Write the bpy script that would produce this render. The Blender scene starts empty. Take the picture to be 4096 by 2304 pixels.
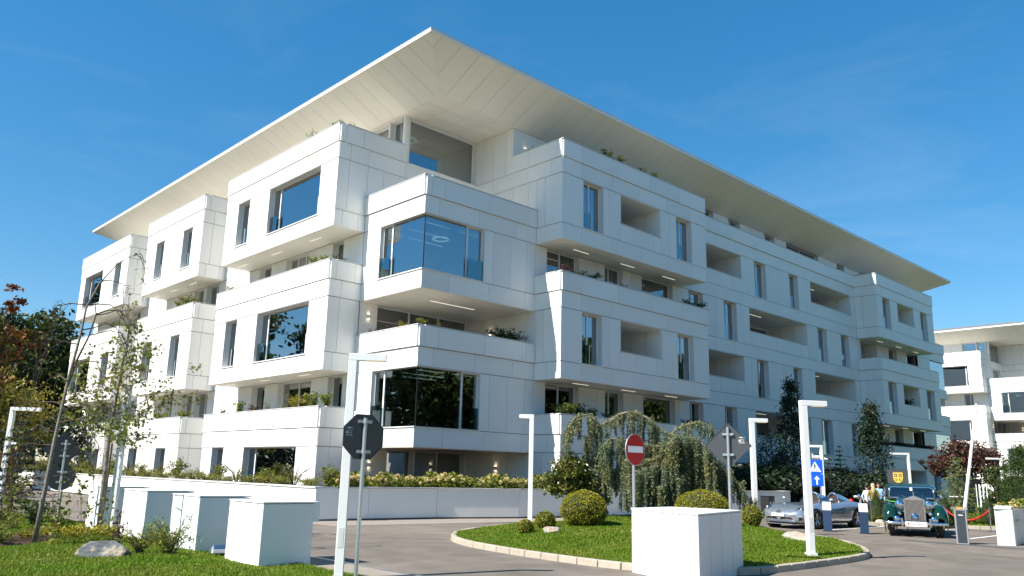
import bpy, bmesh, math, random
import numpy as np
from mathutils import Vector, Matrix
C = bpy.context.scene.collection
SC = bpy.context.scene
R = math.radians
random.seed(7)

# ---------------------------------------------------------------- camera, sky, sun, exposure
EYE = 1.7
def camera():
    yaw, pitch, roll = R(46.5886), R(12.8451), R(1.3829)
    cy, sy, cp, sp = math.cos(yaw), math.sin(yaw), math.cos(pitch), math.sin(pitch)
    f = Vector((cy*cp, sy*cp, sp)); r = Vector((sy, -cy, 0)); u = r.cross(f)
    cr, sr = math.cos(roll), math.sin(roll)
    r2 = r*cr + u*sr; u2 = u*cr - r*sr
    cam = bpy.data.cameras.new('camera'); o = bpy.data.objects.new('camera', cam); C.objects.link(o)
    M = Matrix((r2, u2, -f)).transposed().to_4x4(); M.translation = Vector((0, 0, EYE))
    o.matrix_world = M
    cam.sensor_width = 36; cam.lens = 3238.66/4096*36; cam.clip_end = 5000; cam.clip_start = 0.1
    SC.camera = o
camera()
TRAVEL = Vector((1, -0.206, -1.05)).normalized()       # the way the sunlight travels
SUN_EL = math.asin(-TRAVEL.z)
SUN_AZ = math.atan2(-TRAVEL.y, -TRAVEL.x)
W = bpy.data.worlds.new('World'); SC.world = W; W.use_nodes = True
nt = W.node_tree; nt.nodes.clear()
wo = nt.nodes.new('ShaderNodeOutputWorld'); bg = nt.nodes.new('ShaderNodeBackground')
sky = nt.nodes.new('ShaderNodeTexSky'); sky.sky_type = 'NISHITA'; sky.sun_disc = False
sky.sun_elevation = SUN_EL; sky.sun_rotation = R(90) - SUN_AZ
sky.air_density = 1.0; sky.dust_density = 0.1; sky.ozone_density = 4.0; sky.altitude = 100
hs = nt.nodes.new('ShaderNodeHueSaturation'); gm = nt.nodes.new('ShaderNodeGamma'); gm.inputs[1].default_value = 0.7
hs.inputs['Saturation'].default_value = 1.58; hs.inputs['Hue'].default_value = 0.4965; hs.inputs['Value'].default_value = 0.92
bg.inputs['Strength'].default_value = 0.15
# thin cirrus: stretched noise over the whole dome, thicker towards the horizon
tc = nt.nodes.new('ShaderNodeTexCoord'); mp = nt.nodes.new('ShaderNodeMapping')
mp.inputs['Scale'].default_value = (2.2, 2.2, 7.0); mp.inputs['Rotation'].default_value = (0.35, 0.2, 0.5)
nz = nt.nodes.new('ShaderNodeTexNoise'); nz.inputs['Scale'].default_value = 1.6; nz.inputs['Detail'].default_value = 9; nz.inputs['Roughness'].default_value = 0.62; nz.inputs['Distortion'].default_value = 0.8
rp = nt.nodes.new('ShaderNodeMapRange'); rp.inputs['From Min'].default_value = 0.5; rp.inputs['From Max'].default_value = 0.85; rp.inputs['To Max'].default_value = 0.13
sx = nt.nodes.new('ShaderNodeSeparateXYZ'); el = nt.nodes.new('ShaderNodeMapRange')
el.inputs['From Min'].default_value = 0.62; el.inputs['From Max'].default_value = 0.2
ml = nt.nodes.new('ShaderNodeMath'); ml.operation = 'MULTIPLY'
mx = nt.nodes.new('ShaderNodeMix'); mx.data_type = 'RGBA'
mx.inputs['B'].default_value = (3.6, 3.9, 4.2, 1)
L = nt.links.new
L(tc.outputs['Generated'], mp.inputs['Vector']); L(mp.outputs['Vector'], nz.inputs['Vector']); L(nz.outputs['Fac'], rp.inputs['Value'])
L(tc.outputs['Generated'], sx.inputs['Vector']); L(sx.outputs['Z'], el.inputs['Value'])
L(rp.outputs['Result'], ml.inputs[0]); L(el.outputs['Result'], ml.inputs[1])
L(ml.outputs['Value'], mx.inputs['Factor']); L(sky.outputs['Color'], gm.inputs[0]); L(gm.outputs[0], hs.inputs['Color']); L(hs.outputs['Color'], mx.inputs['A'])
L(mx.outputs['Result'], bg.inputs['Color']); L(bg.outputs['Background'], wo.inputs['Surface'])
sl = bpy.data.lights.new('sun', 'SUN'); sl.energy = 5.0; sl.angle = R(0.5); sl.color = (1.0, 0.955, 0.88)
so = bpy.data.objects.new('sun', sl); C.objects.link(so); so.location = (-60, 12, 60)
so.rotation_euler = TRAVEL.to_track_quat('-Z', 'Y').to_euler()
SC.view_settings.view_transform = 'Standard'; SC.view_settings.look = 'None'
SC.view_settings.gamma = 1.0; SC.view_settings.use_curve_mapping = False
SC.view_settings.exposure = 0.94
SC.cycles.max_bounces = 10; SC.cycles.transparent_max_bounces = 16; SC.cycles.caustics_reflective = False; SC.cycles.caustics_refractive = False
try:
    SC.cycles.use_denoising = True
except Exception: pass

# ---------------------------------------------------------------- materials
MATS = {}
def mat(name, col, rough=0.6, metal=0.0, spec=0.5, var=0.0, nscale=6.0, bump=0.0, bscale=60.0, rnd=0.0, col2=None, n2=(3.0, .45, .6), emit=None, island=0.0, transl=0.0, coat=0.0):
    if name in MATS: return MATS[name]
    m = bpy.data.materials.new(name); m.use_nodes = True; n = m.node_tree; N = n.nodes; l = n.links.new
    p = N['Principled BSDF']; p.inputs['Roughness'].default_value = rough; p.inputs['Metallic'].default_value = metal
    p.inputs['Specular IOR Level'].default_value = spec; p.inputs['Coat Weight'].default_value = coat; p.inputs['Coat Roughness'].default_value = .03
    rgb = N.new('ShaderNodeRGB'); rgb.outputs[0].default_value = (*col, 1); src = rgb.outputs[0]
    geo = None
    t = N.new('ShaderNodeTexCoord')
    if col2:
        a = N.new('ShaderNodeTexNoise'); a.inputs['Scale'].default_value = n2[0]; a.inputs['Detail'].default_value = 6; l(t.outputs['Object'], a.inputs['Vector'])
        r_ = N.new('ShaderNodeMapRange'); r_.inputs['From Min'].default_value = n2[1]; r_.inputs['From Max'].default_value = n2[2]; l(a.outputs['Fac'], r_.inputs['Value'])
        x = N.new('ShaderNodeMix'); x.data_type = 'RGBA'; l(r_.outputs['Result'], x.inputs['Factor']); l(src, x.inputs['A']); x.inputs['B'].default_value = (*col2, 1); src = x.outputs['Result']
    facs = []
    if var:
        a = N.new('ShaderNodeTexNoise'); a.inputs['Scale'].default_value = nscale; a.inputs['Detail'].default_value = 8; l(t.outputs['Object'], a.inputs['Vector'])
        r_ = N.new('ShaderNodeMapRange'); r_.inputs['From Min'].default_value = .3; r_.inputs['From Max'].default_value = .7; r_.inputs['To Min'].default_value = 1-var; r_.inputs['To Max'].default_value = 1+var
        l(a.outputs['Fac'], r_.inputs['Value']); facs.append(r_.outputs['Result'])
    if rnd:
        oi = N.new('ShaderNodeObjectInfo'); r_ = N.new('ShaderNodeMapRange'); r_.inputs['To Min'].default_value = 1-rnd; r_.inputs['To Max'].default_value = 1+rnd*.5
        l(oi.outputs['Random'], r_.inputs['Value']); facs.append(r_.outputs['Result'])
    if island:
        g = N.new('ShaderNodeNewGeometry'); r_ = N.new('ShaderNodeMapRange'); r_.inputs['To Min'].default_value = 1-island; r_.inputs['To Max'].default_value = 1+island
        l(g.outputs['Random Per Island'], r_.inputs['Value']); facs.append(r_.outputs['Result'])
    for f in facs:
        v = N.new('ShaderNodeVectorMath'); v.operation = 'SCALE'; l(src, v.inputs[0]); l(f, v.inputs['Scale']); src = v.outputs['Vector']
    l(src, p.inputs['Base Color'])
    if bump:
        a = N.new('ShaderNodeTexNoise'); a.inputs['Scale'].default_value = bscale; a.inputs['Detail'].default_value = 6; l(t.outputs['Object'], a.inputs['Vector'])
        b = N.new('ShaderNodeBump'); b.inputs['Strength'].default_value = bump; b.inputs['Distance'].default_value = .02; l(a.outputs['Fac'], b.inputs['Height']); l(b.outputs['Normal'], p.inputs['Normal'])
    if emit:
        p.inputs['Emission Color'].default_value = (*emit[0], 1); p.inputs['Emission Strength'].default_value = emit[1]
    if transl:
        o = N['Material Output']; tb = N.new('ShaderNodeBsdfTranslucent'); ms = N.new('ShaderNodeMixShader'); ms.inputs[0].default_value = transl
        l(src, tb.inputs['Color']); l(p.outputs[0], ms.inputs[1]); l(tb.outputs[0], ms.inputs[2]); l(ms.outputs[0], o.inputs['Surface'])
    MATS[name] = m
    return m
def glass(name, tint, base=0.22, rough=0.0, refl=(0.92, 0.97, 1.0)):
    if name in MATS: return MATS[name]
    m = bpy.data.materials.new(name); m.use_nodes = True; n = m.node_tree; N = n.nodes; l = n.links.new
    N.remove(N['Principled BSDF']); o = N['Material Output']
    tr = N.new('ShaderNodeBsdfTransparent'); tr.inputs[0].default_value = (*tint, 1)
    gl = N.new('ShaderNodeBsdfGlossy'); gl.inputs['Color'].default_value = (*refl, 1); gl.inputs['Roughness'].default_value = rough
    fr = N.new('ShaderNodeFresnel'); fr.inputs['IOR'].default_value = 1.5
    mr = N.new('ShaderNodeMapRange'); mr.inputs['From Min'].default_value = .04; mr.inputs['From Max'].default_value = .6; mr.inputs['To Min'].default_value = base; mr.inputs['To Max'].default_value = .85
    tcn = N.new('ShaderNodeTexCoord'); nz_ = N.new('ShaderNodeTexNoise'); nz_.inputs['Scale'].default_value = .35
    bp = N.new('ShaderNodeBump'); bp.inputs['Strength'].default_value = .012; bp.inputs['Distance'].default_value = .5
    l(tcn.outputs['Object'], nz_.inputs['Vector']); l(nz_.outputs['Fac'], bp.inputs['Height']); l(bp.outputs['Normal'], gl.inputs['Normal'])
    ms = N.new('ShaderNodeMixShader')
    l(fr.outputs[0], mr.inputs['Value']); l(mr.outputs[0], ms.inputs[0]); l(tr.outputs[0], ms.inputs[1]); l(gl.outputs[0], ms.inputs[2]); l(ms.outputs[0], o.inputs['Surface'])
    MATS[name] = m
    return m
WHITE = mat('white_cladding', (.86, .84, .79), .5, spec=.4, var=.025, nscale=1.2, rnd=.06)
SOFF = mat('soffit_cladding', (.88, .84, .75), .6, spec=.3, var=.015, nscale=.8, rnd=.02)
TERR = mat('terrace_tile', (.62, .59, .53), .8, spec=.2, var=.06, nscale=3)
LINER = mat('reveal_lining', (.80, .79, .76), .5, spec=.4)
BACK = mat('backing_dark', (.16, .155, .15), .9)
ROOM = mat('room_paint', (.42, .41, .39), .9)
FRAME = mat('window_frame_white', (.76, .76, .74), .4, spec=.5)
CAPM = mat('parapet_cap_metal', (.62, .62, .60), .35, spec=.5)
GLASS = glass('window_glass', (.30, .37, .38), .36)
GLASSD = glass('sash_glass_dark', (.10, .13, .16), .26)
RAILG = glass('rail_glass', (.62, .78, .78), .10)
BLIND = mat('blind_fabric', (.16, .22, .27), .7)
CURT = mat('curtain_pale', (.55, .66, .60), .8)
LAMPL = mat('ceiling_light_glow', (1, 1, 1), emit=((1.0, .93, .8), .34))
ROOML = mat('room_light_glow', (1, 1, 1), emit=((1.0, .95, .85), 2.0))
WLAMP = mat('wall_lamp_glow', (1, 1, 1), emit=((1.0, .82, .55), 3.5))
METAL = mat('galvanised_steel', (.55, .57, .58), .38, metal=.85, var=.06, nscale=25)
CHROME = mat('chrome', (.82, .83, .85), .06, metal=1.0)
BLACK = mat('black_plastic', (.012, .012, .013), .45)
RUBBER = mat('tyre_rubber', (.018, .018, .019), .75)

# ---------------------------------------------------------------- mesh helpers
class MB:
    def __init__(s): s.v = []; s.f = []
    def add(s, vs, fs):
        b = len(s.v); s.v += [tuple(v) for v in vs]; s.f += [tuple(b+i for i in f) for f in fs]; return s
    def box(s, x0, x1, y0, y1, z0, z1):
        return s.add([(x0,y0,z0),(x1,y0,z0),(x1,y1,z0),(x0,y1,z0),(x0,y0,z1),(x1,y0,z1),(x1,y1,z1),(x0,y1,z1)],
                     [(0,3,2,1),(4,5,6,7),(0,1,5,4),(1,2,6,5),(2,3,7,6),(3,0,4,7)])
    def pbox(s, ax, a0, a1, u0, u1, z0, z1):      # a = depth axis, u = along the facade
        return s.box(a0, a1, u0, u1, z0, z1) if ax == 'x' else s.box(u0, u1, a0, a1, z0, z1)
    def prism(s, pts, z0, z1, zf=None):
        n = len(pts); vs = [(x,y,z0) for x,y in pts] + [(x,y,z1) for x,y in pts]
        return s.add(vs, [tuple(range(n))[::-1], tuple(range(n,2*n))] + [(i,(i+1)%n,n+(i+1)%n,n+i) for i in range(n)])
    def extr(s, pts, o, ux, uy, un, d):           # polygon pts in plane (ux,uy) at o, extruded along un by d
        o, ux, uy, un = map(Vector, (o, ux, uy, un)); n = len(pts)
        a = [o+ux*p[0]+uy*p[1] for p in pts]; b = [q+un*d for q in a]
        return s.add(a+b, [tuple(range(n))[::-1], tuple(range(n,2*n))] + [(i,(i+1)%n,n+(i+1)%n,n+i) for i in range(n)])
    def tube(s, path, rad, n=8, cap=True):
        P = [Vector(p) for p in path]; m = len(P)
        if not hasattr(rad, '__len__'): rad = [rad]*m
        b = len(s.v); prev = None
        for i, p in enumerate(P):
            t = (P[min(i+1,m-1)] - P[max(i-1,0)])
            t = t.normalized() if t.length > 1e-9 else Vector((0,0,1))
            a = prev if prev is not None else (Vector((0,0,1)) if abs(t.z) < .9 else Vector((1,0,0)))
            x = (a - t*a.dot(t))
            if x.length < 1e-6: x = t.orthogonal()
            x.normalize(); prev = x; y = t.cross(x)
            for k in range(n):
                c = 2*math.pi*k/n; q = p + (x*math.cos(c) + y*math.sin(c))*rad[i]; s.v.append(tuple(q))
        for i in range(m-1):
            for k in range(n):
                k2 = (k+1) % n; s.f.append((b+i*n+k, b+i*n+k2, b+(i+1)*n+k2, b+(i+1)*n+k))
        if cap:
            s.f.append(tuple(b+k for k in range(n))[::-1]); s.f.append(tuple(b+(m-1)*n+k for k in range(n)))
        return s
    def lathe(s, prof, o=(0,0,0), ax=(0,0,1), n=24, cap=True):   # prof [(r,h)] along axis
        o = Vector(o); ax = Vector(ax).normalized(); x = ax.orthogonal().normalized(); y = ax.cross(x); b = len(s.v); m = len(prof)
        for r, h in prof:
            for k in range(n):
                c = 2*math.pi*k/n; s.v.append(tuple(o + ax*h + (x*math.cos(c)+y*math.sin(c))*max(r,1e-4)))
        for i in range(m-1):
            for k in range(n):
                k2 = (k+1) % n; s.f.append((b+i*n+k, b+i*n+k2, b+(i+1)*n+k2, b+(i+1)*n+k))
        if cap: s.f.append(tuple(b+k for k in range(n))[::-1]); s.f.append(tuple(b+(m-1)*n+k for k in range(n)))
        return s
    def ell(s, c, r, nu=20, nv=12):
        b = len(s.v); c = Vector(c)
        for j in range(nv+1):
            t = math.pi*j/nv
            for k in range(nu):
                p = 2*math.pi*k/nu; s.v.append((c.x+r[0]*math.sin(t)*math.cos(p), c.y+r[1]*math.sin(t)*math.sin(p), c.z-r[2]*math.cos(t)))
        for j in range(nv):
            for k in range(nu):
                k2 = (k+1) % nu; s.f.append((b+j*nu+k, b+j*nu+k2, b+(j+1)*nu+k2, b+(j+1)*nu+k))
        return s
    def loft(s, secs, closed=True, cap=True):
        n = len(secs[0]); b = len(s.v)
        for sec in secs: s.v += [tuple(p) for p in sec]
        for i in range(len(secs)-1):
            for k in range(n if closed else n-1):
                k2 = (k+1) % n; s.f.append((b+i*n+k, b+i*n+k2, b+(i+1)*n+k2, b+(i+1)*n+k))
        if cap:
            s.f.append(tuple(b+k for k in range(n))[::-1]); e = b+(len(secs)-1)*n; s.f.append(tuple(e+k for k in range(n)))
        return s
    def build(s, name, m, parent=None, smooth=False, loc=None, fix=True):
        me = bpy.data.meshes.new(name); me.from_pydata(s.v, [], s.f); me.validate(clean_customdata=False)
        if fix:
            bm = bmesh.new(); bm.from_mesh(me); bmesh.ops.recalc_face_normals(bm, faces=bm.faces); bm.to_mesh(me); bm.free()
        me.materials.append(m)
        if smooth: me.polygons.foreach_set('use_smooth', [True]*len(me.polygons))
        return link(name, me, parent, loc)
def link(name, me, parent=None, loc=None):
    o = bpy.data.objects.new(name, me); C.objects.link(o)
    if parent is not None: o.parent = parent
    if loc is not None: o.location = loc
    return o
def thing(name, label, cat, loc=(0,0,0), rz=0, group=None):
    o = bpy.data.objects.new(name, None); C.objects.link(o); o.location = loc; o.rotation_euler = (0,0,rz); o.empty_display_size = .3
    return tag(o, label, cat, group)
def tag(o, label, cat, group=None, kind=None):
    o['label'] = label; o['category'] = cat
    if group: o['group'] = group
    if kind: o['kind'] = kind
    return o
def struct(o): o['kind'] = 'structure'; return o
def dup(root, loc=None, rz=None, label=None, group=None, scale=None):
    def cp(o, par):
        c = o.copy(); C.objects.link(c)
        if par is not None: c.parent = par
        for ch in o.children: cp(ch, c)
        return c
    r = cp(root, None)
    if loc is not None: r.location = loc
    if rz is not None: r.rotation_euler = (0,0,rz)
    if scale is not None: r.scale = scale if hasattr(scale,'__len__') else (scale,)*3
    if label: r['label'] = label
    if group: r['group'] = group
    return r
def npmesh(name, V, F, m, parent=None, loc=None, smooth=False):
    V = np.asarray(V, np.float32).reshape(-1,3); F = np.asarray(F, np.int32); k = F.shape[1]
    me = bpy.data.meshes.new(name); me.vertices.add(len(V)); me.vertices.foreach_set('co', V.ravel())
    me.loops.add(F.size); me.loops.foreach_set('vertex_index', F.ravel())
    me.polygons.add(len(F)); me.polygons.foreach_set('loop_start', np.arange(0, F.size, k, dtype=np.int32))
    me.update(calc_edges=True); me.materials.append(m)
    if smooth: me.polygons.foreach_set('use_smooth', [True]*len(F))
    return link(name, me, parent, loc)
def bevel(o, w=.01, seg=2):
    md = o.modifiers.new('bevel', 'BEVEL'); md.width = w; md.segments = seg; md.limit_method = 'ANGLE'; md.angle_limit = R(35); return o
def subd(o, lv=2):
    md = o.modifiers.new('subsurf', 'SUBSURF'); md.levels = lv; md.render_levels = lv
    o.data.polygons.foreach_set('use_smooth', [True]*len(o.data.polygons)); return o
def bake(o):
    dg = bpy.context.evaluated_depsgraph_get(); me = bpy.data.meshes.new_from_object(o.evaluated_get(dg)); o.modifiers.clear(); o.data = me; return o
def quads_from(P, A, B):       # leaf quads: centre P, half axes A, B
    n = len(P); V = np.empty((n,4,3), np.float32); V[:,0] = P-A; V[:,1] = P-B*.9+A*.1; V[:,2] = P+A; V[:,3] = P+B*.9+A*.1
    return V.reshape(-1,3), np.arange(4*n, dtype=np.int32).reshape(-1,4)
def leafset(P, size, rng, asp=.5, up=0.35, jitter=.35):
    n = len(P); d = rng.normal(size=(n,3)); d[:,2] += up; d /= np.linalg.norm(d,axis=1)[:,None]
    t = rng.normal(size=(n,3)); a = np.cross(d,t); a /= np.linalg.norm(a,axis=1)[:,None]; b = np.cross(d,a)
    s = size*(1+jitter*rng.uniform(-1,1,size=(n,1)))
    return quads_from(P, a*s*.5, b*s*.5*asp)
# ---------------------------------------------------------------- the white apartment building (x = along the right front, y = along the left front)
S_ = lambda k: 3.52+3.5*(k-1)          # floor / sill line of storey k
L_ = lambda k: S_(k)+2.65              # window head of storey k
P_ = lambda k: S_(k)+.98               # parapet top of storey k
CUBE = None
def unit_cube(m):
    me = bpy.data.meshes.new('panel'); b = MB().box(-.5,.5,-.5,.5,-.5,.5); me.from_pydata(b.v, [], b.f); me.materials.append(m); return me
class Bld:
    def __init__(s, root, off=(0,0)):
        s.root = root; s.off = off; s.loc = Vector((off[0],off[1],0)) - root.location
        s.pn = []; s.sf = []; s.wall = MB(); s.slab = MB(); s.room = MB(); s.caps = []; s.rng = random.Random(3)
    def part(s, mb, name, m, parent=None, **k):
        return mb.build(name, m, parent or s.root, loc=None if parent else s.loc, **k)
    def pan(s, ax, c, u0, u1, z0, z1, sp=2.45, off=0., d=.03, proud=0.):
        if u1-u0 < .03 or z1-z0 < .03: return
        cuts = [u0]; k = math.floor(u0/sp)-1
        while True:
            q = k*sp+off*sp; k += 1
            if q > u1-.4: break
            if q > u0+.4: cuts.append(q)
        cuts.append(u1); g = .009; h = .014
        for a, b in zip(cuts, cuts[1:]):
            if ax == 'x': s.pn.append((c-proud, c+d, a+g, b-g, z0+h, z1-h))
            else: s.pn.append((a+g, b-g, c-proud, c+d, z0+h, z1-h))
    def solid(s, ax, c, u0, u1, z0, z1, th=.22):
        s.wall.pbox(ax, c+.032, c+.032+th, u0, u1, z0, z1)
    def zone(s, ax, c, u0, u1, k, ops=(), sp=1.35, th=.24, z1=None, proud=.0, e0=.032, e1=.032):
        z0 = S_(k); z1 = z1 or L_(k); u = u0
        for a, b, kind in sorted(ops):
            if a > u: s.pan(ax, c, u, a, z0, z1, sp, .15, proud=proud); s.solid(ax, c, u+(e0 if u == u0 else .005), a-.005, z0, z1, th)
            zb = P_(k) if kind.startswith('loggia') else z0
            if zb > z0: s.pan(ax, c, a, b, z0, zb-.01, 1.85, .5, proud=proud); s.solid(ax, c, a, b, z0, zb-.01, th)
            s.opening(ax, c, a, b, zb, z1, kind, k); u = b
        if u1 > u: s.pan(ax, c, u, u1, z0, z1, sp, .15, proud=proud); s.solid(ax, c, u+.005, u1-e1, z0, z1, th)
    def band(s, ax, c, u0, u1, z0, z1, sp=2.45, off=.2, proud=0.): s.pan(ax, c, u0, u1, z0, z1, sp, off, proud=proud)
    def opening(s, ax, c, a, b, z0, z1, kind, k):
        if kind.startswith('loggia'): return s.loggia(ax, c, a, b, z0, z1, kind, k)
        dpt = .37; t = .022; m = MB(); e = c-.002
        m.pbox(ax, e, c+dpt+.1, a, a+t, z0+.03, z1-.0); m.pbox(ax, e, c+dpt+.1, b-t, b, z0+.03, z1)
        m.pbox(ax, e, c+dpt+.1, a+t, b-t, z1-t, z1-.001); m.pbox(ax, c-.055, c+dpt+.1, a-.02, b+.02, z0-.012, z0+.03)
        w = s.part(m, 'window', LINER)
        A, B, Z0, Z1 = a+t, b-t, z0+.03, z1-t; f0, f1 = c+dpt-.06, c+dpt+.02; fw = .055
        fr = {'narrow': [.46], 'bigL': [.055,.86], 'mid': [.42], 'one': [], 'glaz3': [.33,.67], 'door': [.36], 'two': [.5], 'wide': [.36,.68]}[kind.split('_')[0]]
        F = MB(); F.pbox(ax, f0, f1, A, A+fw, Z0, Z1); F.pbox(ax, f0, f1, B-fw, B, Z0, Z1)
        F.pbox(ax, f0, f1, A+fw, B-fw, Z0, Z0+fw); F.pbox(ax, f0, f1, A+fw, B-fw, Z1-fw, Z1)
        cuts = [A+fw]
        for q in fr:
            x = A+(B-A)*q; mw = .05
            F.pbox(ax, f0, f1, x-mw, x+mw, Z0+fw, Z1-fw); cuts += [x-mw, x+mw]
        cuts.append(B-fw)
        s.part(F, 'frame', FRAME, w)
        g0 = c+dpt-.03
        for i in range(0, len(cuts), 2):
            if cuts[i+1]-cuts[i] > .03: s.part(MB().pbox(ax, g0, g0+.018, cuts[i], cuts[i+1], Z0+fw, Z1-fw), 'pane', GLASSD if 'door' in kind else GLASS, w)
        if kind == 'narrow' and ax == 'y':
            x = A+(B-A)*.46
            if s.rng.random() < .8: s.part(MB().pbox(ax, g0+.10, g0+.12, x+.08, B, Z0, Z1), 'blind', BLIND, w)
            s.part(MB().pbox(ax, c+.16, c+.175, A, x+.02, Z0+.02, Z0+1.0), 'glass_rail', RAILG, w)
            s.part(MB().pbox(ax, c+.15, c+.185, x+.02, x+.05, Z0+.02, Z0+1.02), 'rail_post', FRAME, w)
        if ax == 'x' and kind in ('narrow','bigL','mid'):
            x = A+(B-A)*(fr[-1]); lo, hi = (x, B) if kind == 'bigL' else (A, A+(B-A)*.46)
            if kind != 'mid': s.part(MB().pbox(ax, c+.16, c+.175, lo, hi, Z0+.02, Z0+1.0), 'glass_rail', RAILG, w)
            s.part(MB().pbox(ax, c+.14, c+.18, A+(B-A)*fr[0]-.02, A+(B-A)*fr[0]+.02, Z0+.02, Z0+1.02), 'rail_post', FRAME, w)
        return w
    def loggia(s, ax, c, a, b, z0, z1, kind, k):
        D = 3.4; t = .03; zf = S_(k)+.03; m = MB(); e = c+.26
        m.pbox(ax, c-.001, c+D, a, a+t, z0, z1); m.pbox(ax, c-.001, c+D, b-t, b, z0, z1)
        m.pbox(ax, e, c+D, a, a+t, zf, z0-.002); m.pbox(ax, e, c+D, b-t, b, zf, z0-.002)
        m.pbox(ax, c, c+D, a+t, b-t, z1-t, z1-.001); m.pbox(ax, c+D, c+D+.1, a, b, zf, z1); m.pbox(ax, c+.26, c+D, a+t, b-t, zf-.025, zf)
        lg = s.part(m, 'loggia', WHITE)
        s.part(MB().pbox(ax, c-.04, c+.25, a-.015, b+.015, z0-.012, z0+.02), 'sill', CAPM, lg)
        # side wall panel joints on the far wall
        for q in (1.1, 2.2): s.part(MB().pbox(ax, c+q, c+q+.012, b-t-.003, b-t+.001, z0+.03, z1-t-.01), 'panel_joint', BACK, lg)
        wdt = b-a
        s.part(MB().pbox(ax, c+D-.03, c+D-.005, a+.1, b-.12, zf, z1-.25), 'door', GLASSD, lg)
        s.part(MB().pbox(ax, c+D-.06, c+D-.031, a+wdt*.3, a+wdt*.3+.08, zf, z1-.25), 'door_frame', FRAME, lg)
        if 'lamp' in kind:
            x = a+wdt*.62; zc = z0+.52; lp = s.part(MB().pbox(ax, c+D-.10, c+D-.002, x-.05, x+.05, zc-.09, zc+.09), 'wall_lamp', FRAME, lg)
            for zz in (zc-.13, zc+.10): pass
            s.part(MB().pbox(ax, c+D-.09, c+D-.01, x-.04, x+.04, zc+.092, zc+.10), 'lamp_glow', WLAMP, lg)
            s.part(MB().pbox(ax, c+D-.09, c+D-.01, x-.04, x+.04, zc-.10, zc-.092), 'lamp_glow', WLAMP, lg)
            s.glow(ax, c+D-.02, x, zc)
        if 'strip' in kind: s.part(MB().pbox(ax, c+1.2, c+1.24, a+.3, a+wdt*.45, z1-t-.02, z1-t-.002), 'ceiling_light', LAMPL, lg)
        if kind == 'loggia_wide': s.part(MB().pbox(ax, c+.28, c+.7, a+wdt*.30, a+wdt*.36, zf, z1-t), 'pier', WHITE, lg)
        return lg
    def glow(s, ax, w, x, zc, up=True):
        # the light the small wall lamp throws up and down its wall
        for dz in ((.2, -.2) if up else (-.2,)):
            l = bpy.data.lights.new('wall_lamp_light', 'POINT'); l.energy = .10; l.color = (1, .78, .5); l.shadow_soft_size = .04
            o = bpy.data.objects.new('wall_lamp_light', l); C.objects.link(o); o.parent = s.root
            p = Vector((w-.08, x, zc+dz)) if ax == 'x' else Vector((x, w-.08, zc+dz)); o.location = p+s.loc
    def wall_lamp(s, ax, c, u, z):
        lp = s.part(MB().pbox(ax, c-.10, c, u-.05, u+.05, z-.1, z+.1), 'wall_lamp', FRAME)
        s.part(MB().pbox(ax, c-.09, c-.01, u-.04, u+.04, z+.102, z+.11), 'lamp_glow', WLAMP, lp); s.part(MB().pbox(ax, c-.09, c-.01, u-.04, u+.04, z-.11, z-.102), 'lamp_glow', WLAMP, lp)
        s.glow(ax, c, u, z)
    def parapet(s, ax, c, u0, u1, k, proud=.075, sp=2.9, off=.3, th=.2, capx=(0,0)):
        z0, z1 = S_(k), P_(k)-.03
        s.pan(ax, c, u0, u1, z0, z1, sp, off, proud=proud); s.solid(ax, c, u0+.035, u1-.035, z0, z1, th)
        s.part(MB().pbox(ax, c-proud-.025, c+.032+th+.02, u0-capx[0], u1+capx[1], z1, z1+.035), 'parapet_cap', CAPM)
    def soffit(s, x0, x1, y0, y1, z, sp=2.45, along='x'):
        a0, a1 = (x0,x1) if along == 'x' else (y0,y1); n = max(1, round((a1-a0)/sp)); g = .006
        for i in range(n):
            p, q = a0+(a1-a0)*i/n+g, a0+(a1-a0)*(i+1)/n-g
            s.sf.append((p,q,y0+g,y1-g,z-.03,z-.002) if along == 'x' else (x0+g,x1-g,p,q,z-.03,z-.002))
    def strip(s, x0, x1, y0, y1, z): s.part(MB().box(x0,x1,y0,y1,z-.05,z-.032), 'ceiling_light', LAMPL)
    def finish(s, limit=290, cam=Vector((0,0,EYE))):
        def wgt(b):
            q = [b[1]-b[0], b[3]-b[2], b[5]-b[4]]; q.sort(); p = Vector(((b[0]+b[1])/2+s.off[0], (b[2]+b[3])/2+s.off[1], (b[4]+b[5])/2))
            w = q[1]*q[2]/(p-cam).length_squared
            f = p-cam; az = math.degrees(math.atan2(f.y, f.x))
            return w*(1 if 13 < az < 79 else .01)
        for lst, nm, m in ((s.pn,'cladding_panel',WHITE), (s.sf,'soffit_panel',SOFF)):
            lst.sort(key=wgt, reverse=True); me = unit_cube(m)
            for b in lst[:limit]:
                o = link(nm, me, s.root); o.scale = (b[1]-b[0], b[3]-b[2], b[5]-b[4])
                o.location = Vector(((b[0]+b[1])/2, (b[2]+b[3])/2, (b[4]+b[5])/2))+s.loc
            if len(lst) > limit:
                mb = MB()
                for b in lst[limit:]: mb.box(*b)
                r = s.part(mb, 'far_'+nm+'s', m, fix=False); r['kind'] = 'stuff'
        s.part(s.wall, 'wall', BACK); s.part(s.slab, 'floor_slab', BACK); s.part(s.room, 'inner_wall', ROOM)

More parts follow.
